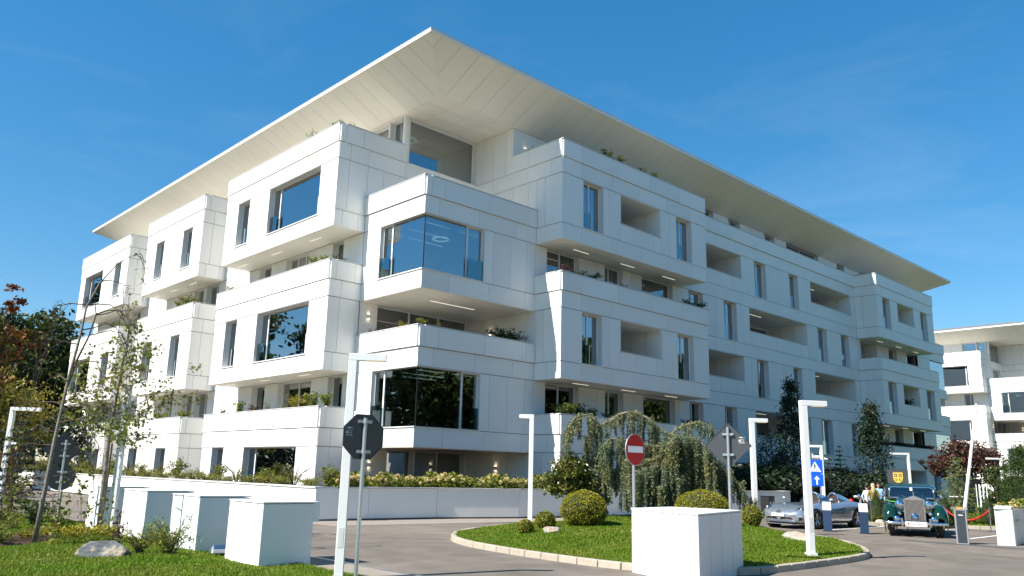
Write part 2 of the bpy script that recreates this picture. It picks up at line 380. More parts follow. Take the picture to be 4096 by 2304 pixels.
def building(root, off=(0,0), full=True):
    B = Bld(root, off); XM, YM_, XA, YR, XN, YN = 21.2, 28.3, 19.45, 26.5, 28.4, 33.2
    XE = 85.9 if full else 44.0; YE = 74.4 if full else 52.0; XT2 = 78.5
    bays = [(33.2,45.6),(49.0,58.5),(62.2,73.5)] if full else [(33.2,45.6)]
    rbox = [(28.4,41.25),(66.2,78.6)] if full else [(28.4,41.25)]
    i = .032
    # slabs of every storey, walls round the edge of each in cladding
    for k in range(1, 6):
        z0, z1 = L_(k-1), S_(k)
        B.slab.box(XM+i, XE-i, YN+(i if k == 5 else 0), YE, z0+.012, z1)
        B.slab.box(XN+i, (XT2 if full else XE), YM_+i, YN+.001+(i if k==5 else 0), z0+.012, z1)
        if k < 5:
            B.slab.box(XM+i, XN+i, YM_+i, YN, z0+.012, z1)
            if full: B.slab.box(XT2, XE-i, YM_+i, YN, z0+.012, z1)
    B.slab.box(XM+.3, XE-.3, YM_+.3, YE, -.3, .0)
    B.room.box(XM+6.5, XE-6, YN+5, YE-3, 0, 20.1)
    for k in range(0, 5):       # party walls in the rooms along both fronts
        for y in (33.6, 47.3, 60.4, 73.9)[:4 if full else 2]: B.room.box(XM+.3, XM+6.6, y, y+.15, S_(k), L_(k))
        for x in ((29.3, 41.6, 53.0, 66.0, 78.4) if full else (29.3,)): B.room.box(x, x+.15, YM_+3.7, YN+5.1, S_(k), L_(k))
    for k in range(1, 6):       # slab-edge bands on the main planes
        z0, z1 = L_(k-1), S_(k); pr = .0
        gaps = [(b[1], (bays[j+1][0] if j+1 < len(bays) else YE)) for j, b in enumerate(bays)]
        for a, b in gaps: B.band('x', XM, a, b, z0, z1)
        if full: B.band('y', YM_, 41.25, 66.2, z0, z1, off=.1*k)
        if k < 5:
            B.band('x', XM, YM_, YN, z0, z1, off=.05+.3*(k%2)); B.band('y', YM_, XM, XN, z0, z1, off=.3*(k%2))
            if full: B.band('y', YM_, XT2, XE, z0, z1)
        else:
            B.band('y', YN, XM, XN, z0, z1, 2.3); B.band('x', XN, YM_, YN, z0, z1, 2.6)
    # boxes that stand proud of the left front
    opsA = {4: [(34.8,40.25,'bigL'),(42.55,44.05,'narrow')], 2: [(34.93,40.37,'bigL'),(42.7,44.18,'narrow')], 0: [(35.05,40.49,'bigL'),(42.82,44.3,'narrow')]}
    opsB = {4: [(50.57,52.07,'narrow'),(55.25,56.7,'narrow')], 2: [(50.72,52.2,'narrow'),(55.3,56.9,'narrow')], 0: [(50.9,52.5,'narrow'),(55.65,57.2,'narrow')]}
    opsC = {4: [(63.7,65.1,'narrow'),(67.9,72.3,'bigL')], 2: [(63.85,65.4,'narrow'),(68.2,72.8,'bigL')], 0: [(63.2,64.6,'narrow'),(66.3,67.7,'narrow')]}
    for (y0,y1), ops in zip(bays, (opsA,opsB,opsC)):
        for k in (4,2,0):
            if k:
                B.slab.box(XA+i, XM+i, y0+i, y1-i, L_(k-1)+.035, S_(k)); B.soffit(XA+.01, XM, y0+.01, y1-.01, L_(k-1)+.036, along='y')
                B.band('x', XA, y0, y1, L_(k-1), S_(k), off=.1); B.band('y', y0, XA, XM, L_(k-1), S_(k), .9, .1)
            B.zone('x', XA, y0, y1, k, ops[k]); B.zone('y', y0, XA, XM, k, sp=.95, e0=.29)
            B.wall.box(XA+i, XM+.3, y1-.25, y1, S_(k), L_(k))
            B.slab.box(XA+i, XM+i, y0+i, y1-i, L_(k), S_(k+1)); B.band('x', XA, y0, y1, L_(k), S_(k+1), off=.45, proud=.03); B.band('y', y0, XA, XM, L_(k), S_(k+1), .9, .35, proud=.02)
            B.parapet('x', XA, y0, y1, k+1, capx=(.055,.055)); B.parapet('y', y0, XA+.30, XM+(2.1 if k == 4 and y0 < 34 else 0), k+1, sp=2.2, off=.45)
            if k == 4: B.pan('y', y0, XA, XA+.3, S_(5), P_(5)-.03, proud=.075)
            else: B.pan('y', y0, XA, XA+.3, S_(k+1), P_(k+1)-.03, proud=.075)
            B.wall.box(XA+i, XM+.1, y1-.2, y1, S_(k+1), P_(k+1)-.03)
    for k in (1,3):             # terrace back walls of the left front
        ops = [(35.0,36.1,'door'),(38.5,41.0,'glaz3'),(42.7,44.2,'door')]
        if k == 1: ops = [(34.2,35.6,'door'),(37.2,40.7,'two'),(42.2,43.8,'door')]
        if full: ops += [(49.7,51.6,'two'),(51.9,53.6,'two'),(55.2,56.4,'door'),(63.4,65.0,'door'),(68.0,71.2,'two')]
        B.zone('x', XM, YN+.02, YE, k, ops, sp=1.5, e0=0)
        for y0, y1 in bays:
            n = 3
            for j in range(n): ym = y0+(y1-y0)*(j+.5)/n+.9; B.strip(20.2, 20.23, ym-.55, ym+.55, L_(k)+.036)
    for k in (0,2,4):           # recessed bits between the boxes
        for j, b in enumerate(bays): B.zone('x', XM, b[1], bays[j+1][0] if j+1 < len(bays) else YE, k)
    # corner tower: closed boxes at storeys 1 and 3, open terraces at 0, 2, 4
    for k in (1,3):
        corner_window(B, XM, YM_, 31.75, 24.9, YN, XN, k)
        B.soffit(XM+.01, XN, YM_+.01, YN, L_(k-1)+.013, 2.4)
        B.parapet('x', XM, YM_, YN, k+1, capx=(.055,-.03), off=.6); B.parapet('y', YM_, XM+.30, XN-.035, k+1, sp=2.75, off=.1)
        B.pan('y', YM_, XM, XM+.3, S_(k+1), P_(k+1)-.03, proud=.075)
    for k in (0,2,4):
        ops = {0: [(23.3,24.95,'one_door'),(25.0,28.3,'two_door')], 2: [(22.25,28.3,'wide_door')], 4: [(23.9,27.2,'wide')]}[k]
        B.zone('y', YN, XM+(i if k != 4 else 0), XN, k, ops, sp=1.0, e0=0, e1=0); B.zone('x', XN, YM_-(1.8-.3 if k != 0 else 0)*0, YN, k, sp=1.15)
    B.strip(23.3, 26.1, 30.3, 30.36, L_(2)+.013)
    B.wall_lamp('y', YN, 21.75, 9.0); B.wall_lamp('x', XN, 31.6, 8.9); B.wall_lamp('x', XN, 30.9, 1.9); B.wall_lamp('y', YN, 22.3, 1.9)
    # boxes that stand proud of the right front
    R1 = {4: [(30.0,31.63,'narrow'),(33.05,36.7,'loggia'),(38.2,39.8,'narrow')], 2: [(29.93,31.5,'narrow'),(32.97,36.65,'loggia_lamp'),(38.1,39.72,'narrow')], 0: [(30.0,31.5,'narrow'),(33.0,36.6,'loggia'),(38.1,39.7,'narrow')]}
    R2 = {4: [(67.35,68.9,'narrow'),(70.4,74.0,'loggia'),(75.5,77.1,'narrow')], 2: [(67.2,68.95,'narrow'),(70.3,73.8,'loggia'),(75.4,77.3,'narrow')], 0: [(67.3,68.9,'narrow'),(70.3,73.8,'loggia'),(75.4,77.0,'narrow')]}
    for (x0,x1), ops in zip(rbox, (R1,R2)):
        for k in (4,2,0):
            if k:
                B.slab.box(x0+i, x1-i, YR+i, YM_+i, L_(k-1)+.035, S_(k)); B.soffit(x0+.01, x1-.01, YR+.01, YM_, L_(k-1)+.036)
                B.band('y', YR, x0, x1, L_(k-1), S_(k), off=.2); B.band('x', x0, YR, YM_, L_(k-1), S_(k), .9, .5)
            B.zone('y', YR, x0, x1, k, ops[k], sp=1.1); B.zone('x', x0, YR, YM_, k, sp=.95, e0=.29)
            B.wall.box(x1-.25, x1, YR+i, YM_+.3, S_(k), L_(k)); B.slab.box(x0+i, x1-i, YR+i, YM_+i, L_(k), S_(k+1))
            B.band('y', YR, x0, x1, L_(k), S_(k+1), off=.2, proud=.02); B.band('x', x0, YR, YM_, L_(k), S_(k+1), .9, .3, proud=.02)
            B.parapet('y', YR, x0, x1, k+1, capx=(.055,.055)); B.parapet('x', x0, YR+.30, 30.2 if (k == 4 and x0 < 30) else YM_, k+1, sp=1.9, off=.2)
            B.pan('x', x0, YR, YR+.3, S_(k+1), P_(k+1)-.03, proud=.075)
            B.wall.box(x1-.2, x1, YR+i, YM_+.1, S_(k+1), P_(k+1)-.03)
    for k in (1,3):             # terrace back walls of the right front and its middle
        t = [(29.2,31.75,'two_door'),(33.85,35.45,'mid_door'),(37.2,40.3,'one_door')]
        m3 = [(41.95,43.6,'mid'),(45.97,47.58,'narrow'),(49.17,57.5,'loggia_wide_lamp_strip'),(59.1,60.7,'narrow'),(63.1,64.6,'narrow')]
        m1 = [(41.8,43.3,'mid'),(45.7,47.2,'narrow'),(49.5,57.3,'loggia_wide_lamp_strip'),(58.9,60.7,'narrow'),(64.0,65.4,'narrow')]
        e = [(66.7,70.0,'loggia_lamp'),(72.4,74.2,'mid_door'),(76.3,78.4,'one_door')]
        B.zone('y', YM_, XN, 79.0 if full else XE, k, t+((m3 if k == 3 else m1)+e if full else []), sp=1.5, e0=0)
        for x0, x1 in rbox:
            for j in range(3): xm = x0+2.6+j*3.9; B.strip(xm-.6, xm+.6, 27.5, 27.53, L_(k)+.036)
    if full:
        mm = {4: [(44.1,48.4,'loggia_lamp'),(50.1,51.7,'narrow'),(55.05,56.45,'narrow'),(58.35,65.4,'loggia_lamp_strip')],
              2: [(44.0,48.3,'loggia_lamp'),(49.95,51.5,'narrow'),(55.0,56.3,'narrow'),(58.3,65.3,'loggia_lamp_strip')],
              0: [(43.0,45.4,'two_door'),(46.2,50.0,'glaz3_door'),(50.6,54.6,'glaz3_door'),(55.2,58.6,'glaz3_door'),(60.0,61.6,'narrow')]}
        for k in (0,2,4): B.zone('y', YM_, 41.25, 66.2, k, mm[k], sp=1.4)
        B.parapet('y', YM_, 41.25, 66.2, 5, sp=2.9)
        # far corner tower
        for k in (1,3):
            corner_window(B, XM, YM_, 0, 0, 0, 0, k, far=True)
            B.soffit(XT2, XE-.01, YM_+.01, YN, L_(k-1)+.013, 2.4); B.parapet('y', YM_, XT2+.1, XE, k+1); B.wall.box(XE-.25, XE, YM_+.1, YN, S_(k+1), P_(k+1)-.03)
        for k in (0,2,4): B.zone('y', YN, XT2, XE-1.5, k, [(79.5,82.5,'two_door')] if k != 4 else [])
        B.wall.box(78.3, 78.6, YM_, YN, 0, 17.5); B.wall.box(XE-1.6, XE-1.3, YN, YE, 0, 20)
    # pale tiled terrace floors
    tf = [(XA+.26,XM,y0+.26,y1-.22,S_(k)) for y0,y1 in bays for k in (1,3)]+[(x0+.26,x1-.22,YR+.26,YM_,S_(k)) for x0,x1 in rbox for k in (1,3)]
    tf += [(XA+.26,23.28,y0+.26,y1-.22,S_(5)) for y0,y1 in bays]+[(x0+.26,x1-.22,YR+.26,30.18,S_(5)) for x0,x1 in rbox]+[(XM+.26,XN,YM_+.26,YN,S_(k)) for k in (2,4)]+[(XM,XN,YM_,YN,.0)]
    tf += [(XM+.05,23.28,bays[j][1],(bays[j+1][0] if j+1 < len(bays) else YE),S_(5)) for j in range(len(bays))]
    if full: tf += [(41.26,66.2,YM_+.26,30.18,S_(5))]
    for a_, b_, c_, d_, z_ in tf: B.part(MB().box(a_, b_, c_, d_, z_+.001, z_+.03), 'terrace_floor', TERR)
    # penthouse storey under the big roof
    top = S_(5)+2.65
    B.zone('x', 23.3, 33.22, YE-2, 5, [(33.35,34.6,'one'),(34.7,36.4,'one'),(39.5,42.5,'two'),(45.5,47,'narrow'),(52,54,'two')][:5 if full else 3], sp=1.5)
    B.zone('y', YN, 23.3, XN, 5, [(23.55,28.38,'one_big')], sp=1.0, e1=0)
    B.zone('x', XN, 30.2, YN+.03, 5, sp=1.02, proud=.0)
    ph = [(30.9,32.4,'mid'),(36.0,38.5,'two')]
    if full: ph += [(45.0,48.2,'one_door'),(50.1,51.7,'mid'),(55.2,56.75,'mid'),(58.6,64.1,'two'),(67.5,69.0,'mid'),(72,75,'two')]
    B.zone('y', 30.2, XN, 83.0 if full else XE, 5, ph, sp=1.5)
    if full:
        for x in (48.9, 57.4, 65.2, 66.4): B.wall_lamp('y', 30.2, x, 18.9)
    B.wall_lamp('y', 30.2, 29.3, 19.1)
    B.part(MB().lathe([(.34,0),(.40,0),(.40,.05),(.34,.05),(.34,0)], (24.9,34.9,19.7), n=28, cap=False), 'ring_light', ROOML); B.part(MB().box(24.2,26.0,36.2,36.24,20.08,20.1), 'ceiling_light', ROOML)
    B.room.box(23.9, XN+.5, YN+4, YN+4.2, 17.5, 20.1)
    B.part(MB().box(XE-.03, XE+.02, YN+.3, YE, 0, 20.1), 'rear_wall', WHITE)
    roof(B, full, XE, YE)
    B.finish()
    return B

def corner_window(B, X, Y, yl, xr, y1, x1, k, far=False):
    z0, z1 = S_(k), L_(k); fw = .06; d = .22
    if far:
        X1 = 85.9; B.zone('y', Y, 78.5, 81.9, k, sp=1.4)
        w = B.part(MB().box(81.9, X1, Y+.0, Y+.5, z0-.01, z0+.03).box(81.9, 82.0, Y+.01, Y+.4, z0+.03, z1), 'window', LINER)
        B.part(MB().box(82.0, X1-.1, Y+.12, Y+.14, z0+.03, z1), 'pane', GLASS, w); B.part(MB().box(X1-.12, X1-.1, Y+.14, YNN, z0+.03, z1), 'pane', GLASS, w)
        return
    # left face (x plane) then right face (y plane); the glass meets glass at the corner
    B.zone('x', X, yl, y1, k, sp=1.2, e1=0); B.zone('y', Y, xr, x1, k, sp=1.15, e1=0)
    m = MB(); dd = .36
    m.box(X-.055, X+dd, Y-.055, yl+.02, z0-.012, z0+.03); m.box(X+dd, xr+.02, Y-.055, Y+dd, z0-.012, z0+.03)
    m.box(X-.002, X+dd+.1, yl-.022, yl, z0+.03, z1); m.box(xr-.022, xr, Y-.002, Y+dd+.1, z0+.03, z1)
    m.box(X+.0, X+dd, Y, yl-.022, z1-.03, z1-.001); m.box(X+dd, xr-.022, Y, Y+dd, z1-.03, z1-.001)
    w = B.part(m, 'window', LINER)
    A0, A1 = z0+.03, z1-.03; F = MB(); gx = X+d; gy = Y+d
    F2 = MB(); yo = yl-.022; xo = xr-.022; ya = yo-.75; xa = xo-.95
    for y in (yo-fw, ya-.05): F.box(gx-.04, gx+.04, y, y+(fw if y == yo-fw else .1), A0, A1)
    for x in (xo-fw, xa-.05): F2.box(x, x+(fw if x == xo-fw else .1), gy-.04, gy+.04, A0, A1)
    for a, b in ((A0, A0+fw), (A1-fw, A1)):
        F.box(gx-.04, gx+.04, ya+.05, yo-fw, a, b); F2.box(xa+.05, xo-fw, gy-.04, gy+.04, a, b)
    B.part(F, 'frame', FRAME, w); B.part(F2, 'frame', FRAME, w)
    B.part(MB().box(gx-.035, gx+.0, gy-.035, gy+.0, A0, A1), 'corner_joint', BLACK, w)
    B.part(MB().box(gx-.01, gx+.008, gy, ya-.05, A0, A1), 'pane', GLASS, w); B.part(MB().box(gx, xa-.05, gy-.01, gy+.008, A0, A1), 'pane', GLASS, w)
    B.part(MB().box(gx-.01, gx+.008, ya+.05, yo-fw, A0+fw, A1-fw), 'pane', GLASS, w); B.part(MB().box(xa+.05, xo-fw, gy-.01, gy+.008, A0+fw, A1-fw), 'pane', GLASS, w)
    B.part(MB().box(X+.06, X+.075, ya, yo, A0+.02, A0+1.), 'glass_rail', RAILG, w); B.part(MB().box(xa, xo, Y+.06, Y+.075, A0+.02, A0+1.), 'glass_rail', RAILG, w)
    for q in ('x','y'):       # pale curtains gathered beside the frames
        pts = [(.0+.03*math.sin(j*1.9), j*.035) for j in range(14)]
        mb = MB(); n = len(pts)
        for j in range(n-1):
            a, b = pts[j], pts[j+1]
            if q == 'x': mb.add([(gx+.35+a[0], ya-.75+a[1], A0),(gx+.35+b[0], ya-.75+b[1], A0),(gx+.35+b[0], ya-.75+b[1], A1),(gx+.35+a[0], ya-.75+a[1], A1)], [(0,1,2,3)])
            else: mb.add([(xa-.75+a[1], gy+.35+a[0], A0),(xa-.75+b[1], gy+.35+b[0], A0),(xa-.75+b[1], gy+.35+b[0], A1),(xa-.75+a[1], gy+.35+a[0], A1)], [(0,1,2,3)])
        B.part(mb, 'curtain', CURT, w)
    zc = L_(k)-.02
    if k == 3:
        B.part(MB().lathe([(.36,0),(.42,0),(.42,.05),(.36,.05),(.36,0)], (24.0,30.6,zc-.25), n=28, cap=False), 'ring_light', ROOML, w)
    for yy in (29.4, 30.9, 32.2): B.part(MB().box(22.0, 25.4, yy, yy+.04, zc-.02, zc), 'ceiling_light', ROOML, w)
    B.room.box(XM_+5.6, XM_+5.75, Y+1.2, YNN, z0, z1); B.room.box(XM_+1.6, XM_+5.6, YNN+.3, YNN+.45, z0, z1)
XM_ = 21.2; YNN = 33.2
def roof(B, full, XE, YE):
    x0, y0, x1, y1 = 20.34, 27.36, (87.1 if full else 60.), (75.5 if full else 60.); zo, zi = 21.5, 20.17
    fx0, fy0, fx1, fy1 = 23.1, 30.1, x1-2.76, y1-2.76; g = .009
    def piece(pts):
        n = len(pts); vs = [Vector(p) for p in pts] + [Vector(p)+Vector((0,0,.02)) for p in pts]; return MB().add(vs, [tuple(range(n))]+[tuple(range(n,2*n))[::-1]]+[(i,n+i,n+(i+1)%n,(i+1)%n) for i in range(n)])
    far = MB(); cnt = 0
    lim = lambda e, t: e  # panels run from the fold line out to the eaves, mitred at the corner
    def emit(pts, near):
        nonlocal cnt
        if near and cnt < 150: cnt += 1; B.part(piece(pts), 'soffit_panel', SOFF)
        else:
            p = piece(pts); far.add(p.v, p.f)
    sp = 1.192; x = 21.01-sp
    zz = lambda t: zo+(zi-zo)*t
    while x < x1:
        a, b = max(x+g, x0+g), min(x+sp-g, x1); pts = []
        for u in (a, b):
            t = min(1, (u-x0)/2.76, max(0,(x1-u)/2.76)); pts.append((u, t))
        q = [(a, y0, zo), (b, y0, zo)]
        tb, ta = pts[1][1], pts[0][1]
        q += [(b, y0+2.76*tb, zz(tb))]
        for u in (x1-2.76, x0+2.76):
            if a+.001 < u < b-.001: q.append((u, y0+2.76, zz(1)))
        q += [(a, y0+2.76*ta, zz(ta))]
        emit(q, x < 80); x += sp
    y = 28.04-1.16
    while y < y1:
        a, b = max(y+g, y0+g), min(y+1.16-g, y1); ts = [min(1, (u-y0)/2.76, max(0,(y1-u)/2.76)) for u in (a,b)]
        q = [(x0, a, zo), (x0+2.76*ts[0], a, zz(ts[0]))]
        if a+.001 < y0+2.76 < b-.001: q.append((x0+2.76, y0+2.76, zz(1)))
        emit(q+[(x0+2.76*ts[1], b, zz(ts[1])), (x0, b, zo)], True); y += 1.16
    # flat ceiling over the corner terrace and the strips to the penthouse walls
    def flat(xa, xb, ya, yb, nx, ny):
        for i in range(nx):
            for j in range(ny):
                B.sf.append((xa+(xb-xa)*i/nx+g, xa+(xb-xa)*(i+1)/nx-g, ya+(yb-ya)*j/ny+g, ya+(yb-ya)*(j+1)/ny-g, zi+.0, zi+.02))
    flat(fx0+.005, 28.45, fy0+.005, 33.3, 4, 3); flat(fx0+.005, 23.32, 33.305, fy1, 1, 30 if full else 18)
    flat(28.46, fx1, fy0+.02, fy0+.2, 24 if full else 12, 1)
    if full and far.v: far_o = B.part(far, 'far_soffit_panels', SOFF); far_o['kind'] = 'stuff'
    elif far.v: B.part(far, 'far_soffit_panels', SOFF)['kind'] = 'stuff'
    r = MB(); e = .024
    o = [(x0,y0),(x1,y0),(x1,y1),(x0,y1)]; f_ = [(fx0,fy0),(fx1,fy0),(fx1,fy1),(fx0,fy1)]
    v = [(p[0],p[1],zo+e) for p in o]+[(p[0],p[1],zi+e) for p in f_]+[(p[0],p[1],zo+.13) for p in o]+[(p[0],p[1],zo+.9) for p in f_]
    fs = [(i,(i+1)%4,4+(i+1)%4,4+i) for i in range(4)]+[(4,5,6,7)]+[(8+i,12+i,12+(i+1)%4,8+(i+1)%4) for i in range(4)]+[(12,15,14,13)]+[(i,8+i,8+(i+1)%4,(i+1)%4) for i in range(4)]
    rr = B.part(r.add(v, fs), 'roof', BACK)
    t = .03; B.part(MB().box(x0-t, x0-.001, y0-t, y1, zo-.01, zo+.15).box(x0-.001, x1, y0-t, y0-.001, zo-.01, zo+.15), 'fascia', WHITE, rr)
    B.part(MB().box(x0-t-.02, x0+.1, y0-t-.02, y1, zo+.151, zo+.18).box(x0+.1, x1, y0-t-.02, y0+.1, zo+.151, zo+.18), 'edge_trim', CAPM, rr)
b1 = thing('apartment_building', 'large white clad apartment building with stacked boxes and a wide overhanging roof', 'building', (21.2,28.3,0))
building(b1)
b2 = thing('apartment_building', 'second white apartment building in the sun beyond the raised barrier arm', 'building', (21.2+95.5,28.3+.3,0))
building(b2, (95.5,.3), False)
# ---------------------------------------------------------------- ground, road, lawns, kerbs
ASPH = mat('asphalt_worn', (.150,.128,.106), .85, spec=.25, var=.17, nscale=1.3, bump=.35, bscale=70, col2=(.188,.158,.128), n2=(.22,.4,.65))
PAVE = mat('paving_pale', (.275,.235,.195), .85, spec=.2, var=.07, nscale=2.5, bump=.15, bscale=60)
KERB = mat('kerb_stone', (.40,.345,.275), .85, spec=.2, var=.10, nscale=9, bump=.3, bscale=50, rnd=.10)
SOIL = mat('garden_soil', (.055,.035,.024), .95, spec=.1, var=.3, nscale=14, bump=.8, bscale=30)
TURF = mat('turf', (.05,.095,.012), .95, spec=.1, var=.28, nscale=3.2, bump=.6, bscale=90, col2=(.08,.115,.018), n2=(1.1,.42,.62))
PAINT = mat('road_paint', (.72,.72,.70), .7, var=.08, nscale=12)
DARKP = mat('asphalt_patch', (.085,.083,.08), .8, var=.15, nscale=6, bump=.2)
def dist_poly(px, py, poly):
    d = 1e9; n = len(poly)
    for i in range(n):
        (x1,y1),(x2,y2) = poly[i], poly[(i+1)%n]; dx, dy = x2-x1, y2-y1; t = max(0, min(1, ((px-x1)*dx+(py-y1)*dy)/(dx*dx+dy*dy+1e-9)))
        d = min(d, math.hypot(px-x1-t*dx, py-y1-t*dy))
    return d
def inside(px, py, poly):
    c = False; n = len(poly)
    for i in range(n):
        (x1,y1),(x2,y2) = poly[i], poly[(i+1)%n]
        if (y1 > py) != (y2 > py) and px < (x2-x1)*(py-y1)/(y2-y1)+x1: c = not c
    return c
def smooth_poly(p, it=2):
    for _ in range(it):
        q = []
        for i in range(len(p)):
            a, b = p[i], p[(i+1)%len(p)]; q += [(a[0]*.75+b[0]*.25, a[1]*.75+b[1]*.25), (a[0]*.25+b[0]*.75, a[1]*.25+b[1]*.75)]
        p = q
    return p
def resample(p, step):
    out = []; n = len(p); acc = 0; last = None
    segs = [(p[i], p[(i+1)%n]) for i in range(n)]; tot = sum(math.dist(a,b) for a,b in segs); k = max(3, int(tot/step)); t = 0
    for a, b in segs:
        d = math.dist(a,b)
        while t <= acc+d and len(out) < k:
            s = (t-acc)/max(d,1e-9); out.append((a[0]+(b[0]-a[0])*s, a[1]+(b[1]-a[1])*s)); t += tot/k
        acc += d
    return out
struct(MB().box(-600,900,-600,900,-1,-.012).build('ground', mat('far_ground', (.10,.11,.06), .95, var=.2, nscale=.05)))
struct(npmesh('road', [(-90,-90,0),(180,-90,0),(180,110,0),(-90,110,0)], [(0,1,2,3)], ASPH))
struct(npmesh('pavement', [(7.75,-10,.004),(8.62,-10,.004),(8.62,27.5,.004),(7.75,27.5,.004)], [(0,1,2,3)], PAVE))
struct(npmesh('footway', [(13.6,21.95,.005),(17.4,21.75,.005),(21.1,21.2,.005),(25.5,20.6,.005),(34,19.6,.005),(40,20.4,.005),(40,24,.005),(13.6,26,.005)], [tuple(range(8))], PAVE))
# slot drain between pavement and road: a row of grating pieces in a dark channel
dr = thing('slot_drain', 'narrow metal slot drain running beside the lawn and the lamp post', 'drain', (8.66,14,0))
MB().box(-.045,.045,-6,2,.001,.006).build('channel', BLACK, dr)
bar_me = None
for i in range(120):
    if bar_me is None: o = MB().box(-.045,.045,-.02,.02,.004,.012).build('grate_bar', METAL, dr); bar_me = o.data
    else: o = link('grate_bar', bar_me, dr)
    o.location = (0, -5.9+i*.065, 0)
ISL = [(13.72,16.4),(13.25,15.55),(12.88,14.5),(12.62,13.1),(12.5,11.9),(12.42,10.7),(12.5,9.7),(12.9,8.75),(13.7,8.2),(14.7,8.12),(16.5,8.14),(18.2,8.2),(19.3,8.4),(20.5,9.0),(21.6,9.75),(22.9,10.8),(23.8,11.9),(24.2,13.2),(24.1,14.8),(23.7,16.5),(22.6,18.3),(20.9,19.4),(18.9,19.5),(17.0,18.75),(15.2,17.85),(14.45,17.2)]
ISL = smooth_poly(ISL, 2)
def turf_patch(name, poly, zf, step, ring):
    xs = [p[0] for p in poly]; ys = [p[1] for p in poly]; bm = bmesh.new(); V = {}
    gx = np.arange(min(xs), max(xs)+step, step); gy = np.arange(min(ys), max(ys)+step, step)
    for i, x in enumerate(gx):
        for j, y in enumerate(gy):
            if inside(x, y, poly) and dist_poly(x, y, poly) > step*.45: V[i,j] = bm.verts.new((x, y, zf(x,y)))
    b = [bm.verts.new((x, y, zf(x,y))) for x, y in resample(poly, step)]
    pts = list(V.values())+b
    bm.free()
    import mathutils.geometry as mg
    co = [Vector((v[0],v[1])) for v in [(p[0],p[1]) for p in resample(poly, step)]]
    n = len(co); inn = []
    for x in gx:
        for y in gy:
            if inside(x, y, poly) and dist_poly(x, y, poly) > step*.5: inn.append(Vector((x,y)))
    allp = co+inn; r = mg.delaunay_2d_cdt(allp, [(i,(i+1)%n) for i in range(n)], [], 1, 1e-5)
    me = bpy.data.meshes.new(name); me.from_pydata([(v.x, v.y, zf(v.x,v.y)) for v in r[0]], [], [tuple(f) for f in r[2]]); me.materials.append(TURF)
    me.polygons.foreach_set('use_smooth', [True]*len(me.polygons))
    bm = bmesh.new(); bm.from_mesh(me); bmesh.ops.recalc_face_normals(bm, faces=bm.faces)
    if sum(f.normal.z for f in bm.faces) < 0: bmesh.ops.reverse_faces(bm, faces=bm.faces)
    bm.to_mesh(me); bm.free()
    return struct(link(name, me))
_dc = {}
def isl_z(x, y):
    k = (round(x,3), round(y,3))
    if k not in _dc: _dc[k] = dist_poly(x, y, ISL) if inside(x, y, ISL) else 0
    d = min(1, max(0, _dc[k]-.1)/3.4); n = .03*math.sin(x*1.7+y*.9)+.02*math.sin(x*.8-y*2.1)
    return .105+(.15+.28*max(0,min(1,(x-14.5)/6.5)))*(d*d*(3-2*d))+n*min(1,d*3)
isl_in = [(p[0]+(18-p[0])*.012, p[1]+(13.5-p[1])*.018) for p in ISL]
turf_patch('island_lawn', ISL, isl_z, .4, .1)
# kerb stones round the island, one by one, proud of road and turf
kr = resample(ISL, .52); cx, cy = 18.3, 13.8
kt = thing('island_kerb', 'pale stone kerb around the planted lawn island', 'kerb', (12.5,12,0))
for i in range(len(kr)):
    a, b = kr[i], kr[(i+1)%len(kr)]; dx, dy = b[0]-a[0], b[1]-a[1]; l_ = math.hypot(dx,dy); nx, ny = -dy/l_, dx/l_
    if inside((a[0]+b[0])/2+nx*.1, (a[1]+b[1])/2+ny*.1, ISL): nx, ny = -nx, -ny
    g = .006/l_; p = (a[0]+dx*g, a[1]+dy*g); q = (b[0]-dx*g, b[1]-dy*g); w0, w1 = -.03, .115
    top = .125
    v = [(p[0]+nx*w0,p[1]+ny*w0,-.02),(q[0]+nx*w0,q[1]+ny*w0,-.02),(q[0]+nx*w1,q[1]+ny*w1,-.02),(p[0]+nx*w1,p[1]+ny*w1,-.02)]
    v += [(x,y,top) for x,y,_ in v[:2]]+[(q[0]+nx*(w1-.012),q[1]+ny*(w1-.012),top),(p[0]+nx*(w1-.012),p[1]+ny*(w1-.012),top)]
    f = [(0,3,2,1),(4,5,6,7),(0,1,5,4),(1,2,6,5),(2,3,7,6),(3,0,4,7)]
    if i < 290: bevel(MB().add([(x-12.5,y-12,z) for x,y,z in v], f).build('kerb_stone', KERB, kt), .012, 1)
LAWN = [(7.8,6),(7.8,27.6),(6.9,34),(3,37),(-10,38),(-14,20),(-12,5),(-3,5),(2.5,5)]
def lawn_z(x, y):
    d = min(1, max(0, 7.2-x)/1.5); return .018+.20*d*d*(3-2*d)+(.03*math.sin(x*1.1+y*.7)+.02*math.sin(x*2.3-y*1.3))*d
turf_patch('lawn', LAWN, lawn_z, .5, .1)
bed = smooth_poly([(1.6,16.6),(3.2,16.9),(4.6,17.5),(5.8,18.4),(6.1,19.6),(5.6,23),(6.6,28.5),(6.4,32.5),(3,34),(0,28),(0,20),(.5,17.2)], 2)
struct(npmesh('planting_bed', [(x,y,lawn_z(x,y)+.012) for x,y in bed], [tuple(range(len(bed)))], SOIL))
bed2 = smooth_poly([(4.9,14.3),(5.6,15.0),(6.1,14.5),(6.2,13.6),(5.5,13.3),(4.9,13.6)], 2)
bed3 = smooth_poly([(4.2,15.0),(5.3,15.2),(5.4,14.6),(4.5,14.2)], 2)
struct(npmesh('planting_bed', [(x,y,lawn_z(x,y)+.013) for x,y in bed3], [tuple(range(len(bed3)))], SOIL))
struct(npmesh('planting_bed', [(x,y,lawn_z(x,y)+.014) for x,y in bed2], [tuple(range(len(bed2)))], SOIL))
